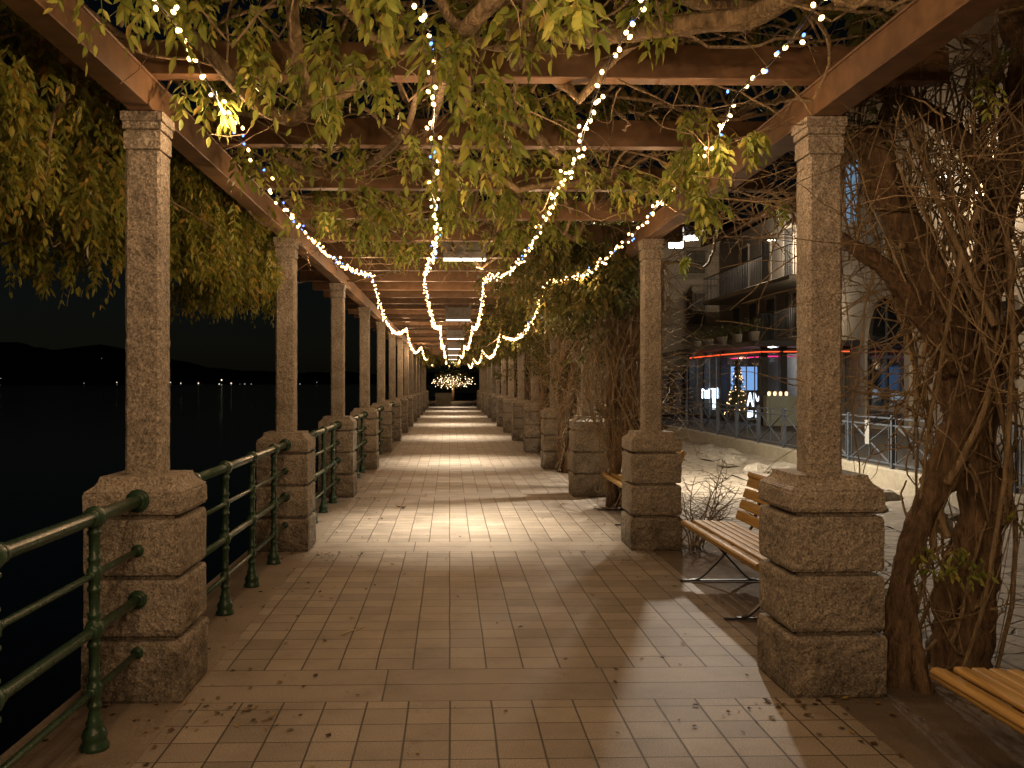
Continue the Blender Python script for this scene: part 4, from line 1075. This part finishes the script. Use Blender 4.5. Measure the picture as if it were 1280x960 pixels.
def dfr(m):
    for y in (23.42, 24.47, 25.52): m.box(11.97, 12.0, y, y + .07, .3, 2.75 if y != 24.47 else 3.8)
    m.box(11.965, 12.0, 23.4, 25.6, 2.2, 2.28); m.box(11.96, 12.0, 23.4, 25.6, .3, .75)
part('door_frame', M_DARKW, dr_, dfr)
part('cornice', M_TRIM, bC, lambda m: (m.box(11.94, 12.02, 8, 27.4, 4.15, 4.3), m.box(11.97, 12.02, 8, 27.4, .3, .9)))
for y in (25.2, 21.0, 17.0, 13.5): window(bC, 'x', (12.02, y, 5.1), 1.0, 1.9, M_SHUT)
for y in (19.5, 15.0): window(bC, 'x', (12.02, y, 1.4), 1.1, 1.9, M_DARKW)
p = W(1066, 478, 26.9); m = MB(); m.box(11.99, 12.01, 26.3, 27.05, 6.35, 8.1); bw = m.build('lit_window', emis('blue_window', (.25, .42, .6), .45), bC)
m = MB(); m.box(11.965, 11.988, 26.25, 27.1, 7.2, 7.25); m.box(11.965, 11.988, 26.66, 26.70, 6.35, 8.1); m.build('frame', M_DARKW, bw)
# lamps of the street
def wall_lamp(x, y, z, pw, c, lab):
    m = MB(); m.bbox(x - 1.0, x - .7, y - .08, y + .08, z - .03, z + .03, .01); m.bar((x - .7, y, z), (x, y, z - .1), .03, .03); root = tag(m.build('street_lamp', M_BLACK), lab, 'lamp', 'lamps on the street front')
    m2 = MB(); m2.box(x - .97, x - .73, y - .05, y + .05, z - .045, z - .032); m2.build('diffuser', emis('street_glow', c, 8, 'NONE'), root)
    light('street_lamp_light', 'POINT', (x - .85, y, z - .16), pw, c, shadow_soft_size=.08)
wall_lamp(12 - .01, 27.75, 4.0, 30, (1, .86, .66), 'small white lamp on the house front under the balcony')
wall_lamp(12 - .01, 31.0, 6.5, 240, (1, .82, .60), 'lamp on an arm on the balcony house front above the upper balcony')
wall_lamp(12.0, 20.0, 6.2, 380, (1, .80, .56), 'added lamp lighting the arched house front behind the twisted trunk')  # added lamp, no known fixture here; it brightens the arched house facade
light('pavilion_light', 'POINT', (10.6, 29.5, 2.3), 70, (.8, .88, 1), shadow_soft_size=.1)

# ------------------------------------------------------------------ far end of the walk
m = MB(); m.bbox(-.95, .12, 60, 60.5, 0, .85, .02); tag(m.build('end_wall', M_WALL), 'low pale wall closing the far end of the walkway', 'wall')
lt = empty('lit_tree', (.25, 74, 0), 0, 'low tree draped with dense warm fairy lights beyond the end of the walkway', 'tree')
m = MB(); m.tube([(0, 0, 0), (.05, 0, 1.0), (0, 0, 2.0)], [.14, .1, .06], 8)
for i in range(12): walk(np.random.default_rng(i), (0, 0, 1.2), (math.cos(i), math.sin(i), .4), 1.8, .05, .015, m, .2, 5, 8)
m.build('trunk', M_BARK, lt)
g2 = np.random.default_rng(8); pts = cloud(g2, 500, (0, 0, 1.9), (1.9, 1.4, .8)); leaf_mesh('foliage', pts, .12, M_LEAFD, lt, .6, 5, .15, True, 50)
m = MB()
for p in cloud(g2, 170, (0, 0, 1.6), (1.9, 1.6, .65)): m.lathe([(.01, -.03), (.026, 0), (.01, .03)], p, 5)
tag(m.build('fairy_bulbs', emis('far_bulb', (1, .72, .42), 6, 'NONE'), lt), kind='stuff')
light('lit_tree_light', 'POINT', (.2, 73, 1.3), 60, WARM, shadow_soft_size=.3)

# ------------------------------------------------------------------ litter on the paving
g = np.random.default_rng(21); m = MB()
def litter(m, x, y, s, z=.004):
    a = g.uniform(0, 6.28); ca, sa = math.cos(a), math.sin(a); wv = s * g.uniform(.25, .45); cu = s * g.uniform(.1, .35)
    P = [(0, 0, 0), (s * .5, wv, cu * .6), (s, 0, cu), (s * .5, -wv, cu * .5), (s * .5, 0, 0)]
    m.add([(x + u * ca - v_ * sa, y + u * sa + v_ * ca, z + h_ * .7) for u, v_, h_ in P], [(0, 4, 1), (4, 2, 1), (0, 3, 4), (3, 2, 4)])
for i in range(640):
    y = 3.0 + 13 * g.uniform() ** 1.6
    x = g.uniform(-1.75, 2.5) if i % 3 == 1 else (g.normal(-1.15, .28) if i % 2 else g.normal(1.75, .3))
    if i % 3 == 2: y = COLY[int(g.integers(0, 3))] - .25 - abs(g.normal(0, .22))
    if x < -1.8: continue
    litter(m, x, y, g.uniform(.014, .044))
tag(m.build('leaf_litter', M_LITTER), kind='stuff'); bpy.data.objects['leaf_litter']['label'] = 'small dry leaves scattered on the paving'
m = MB(); p = W(500, 636, 11.2)
for i in range(4): litter(m, p.x + g.normal(0, .03), p.y + g.normal(0, .03), .09, .005)
tag(m.build('dead_leaf', M_LITTER), 'largest crumpled dead leaf lying alone mid-left on the lit paving', 'leaf')
m = MB(); m.tube(spline([(-.66, 5.55, .006), (-.62, 5.62, .008), (-.57, 5.68, .006), (-.54, 5.75, .006)], 4), .004, 5)
tag(m.build('twig', plain('pale_twig', (.5, .42, .3))), 'short pale twig lying on the paving at left', 'twig')
print('faces', sum(len(o.data.polygons) for o in bpy.data.objects if o.type == 'MESH'))
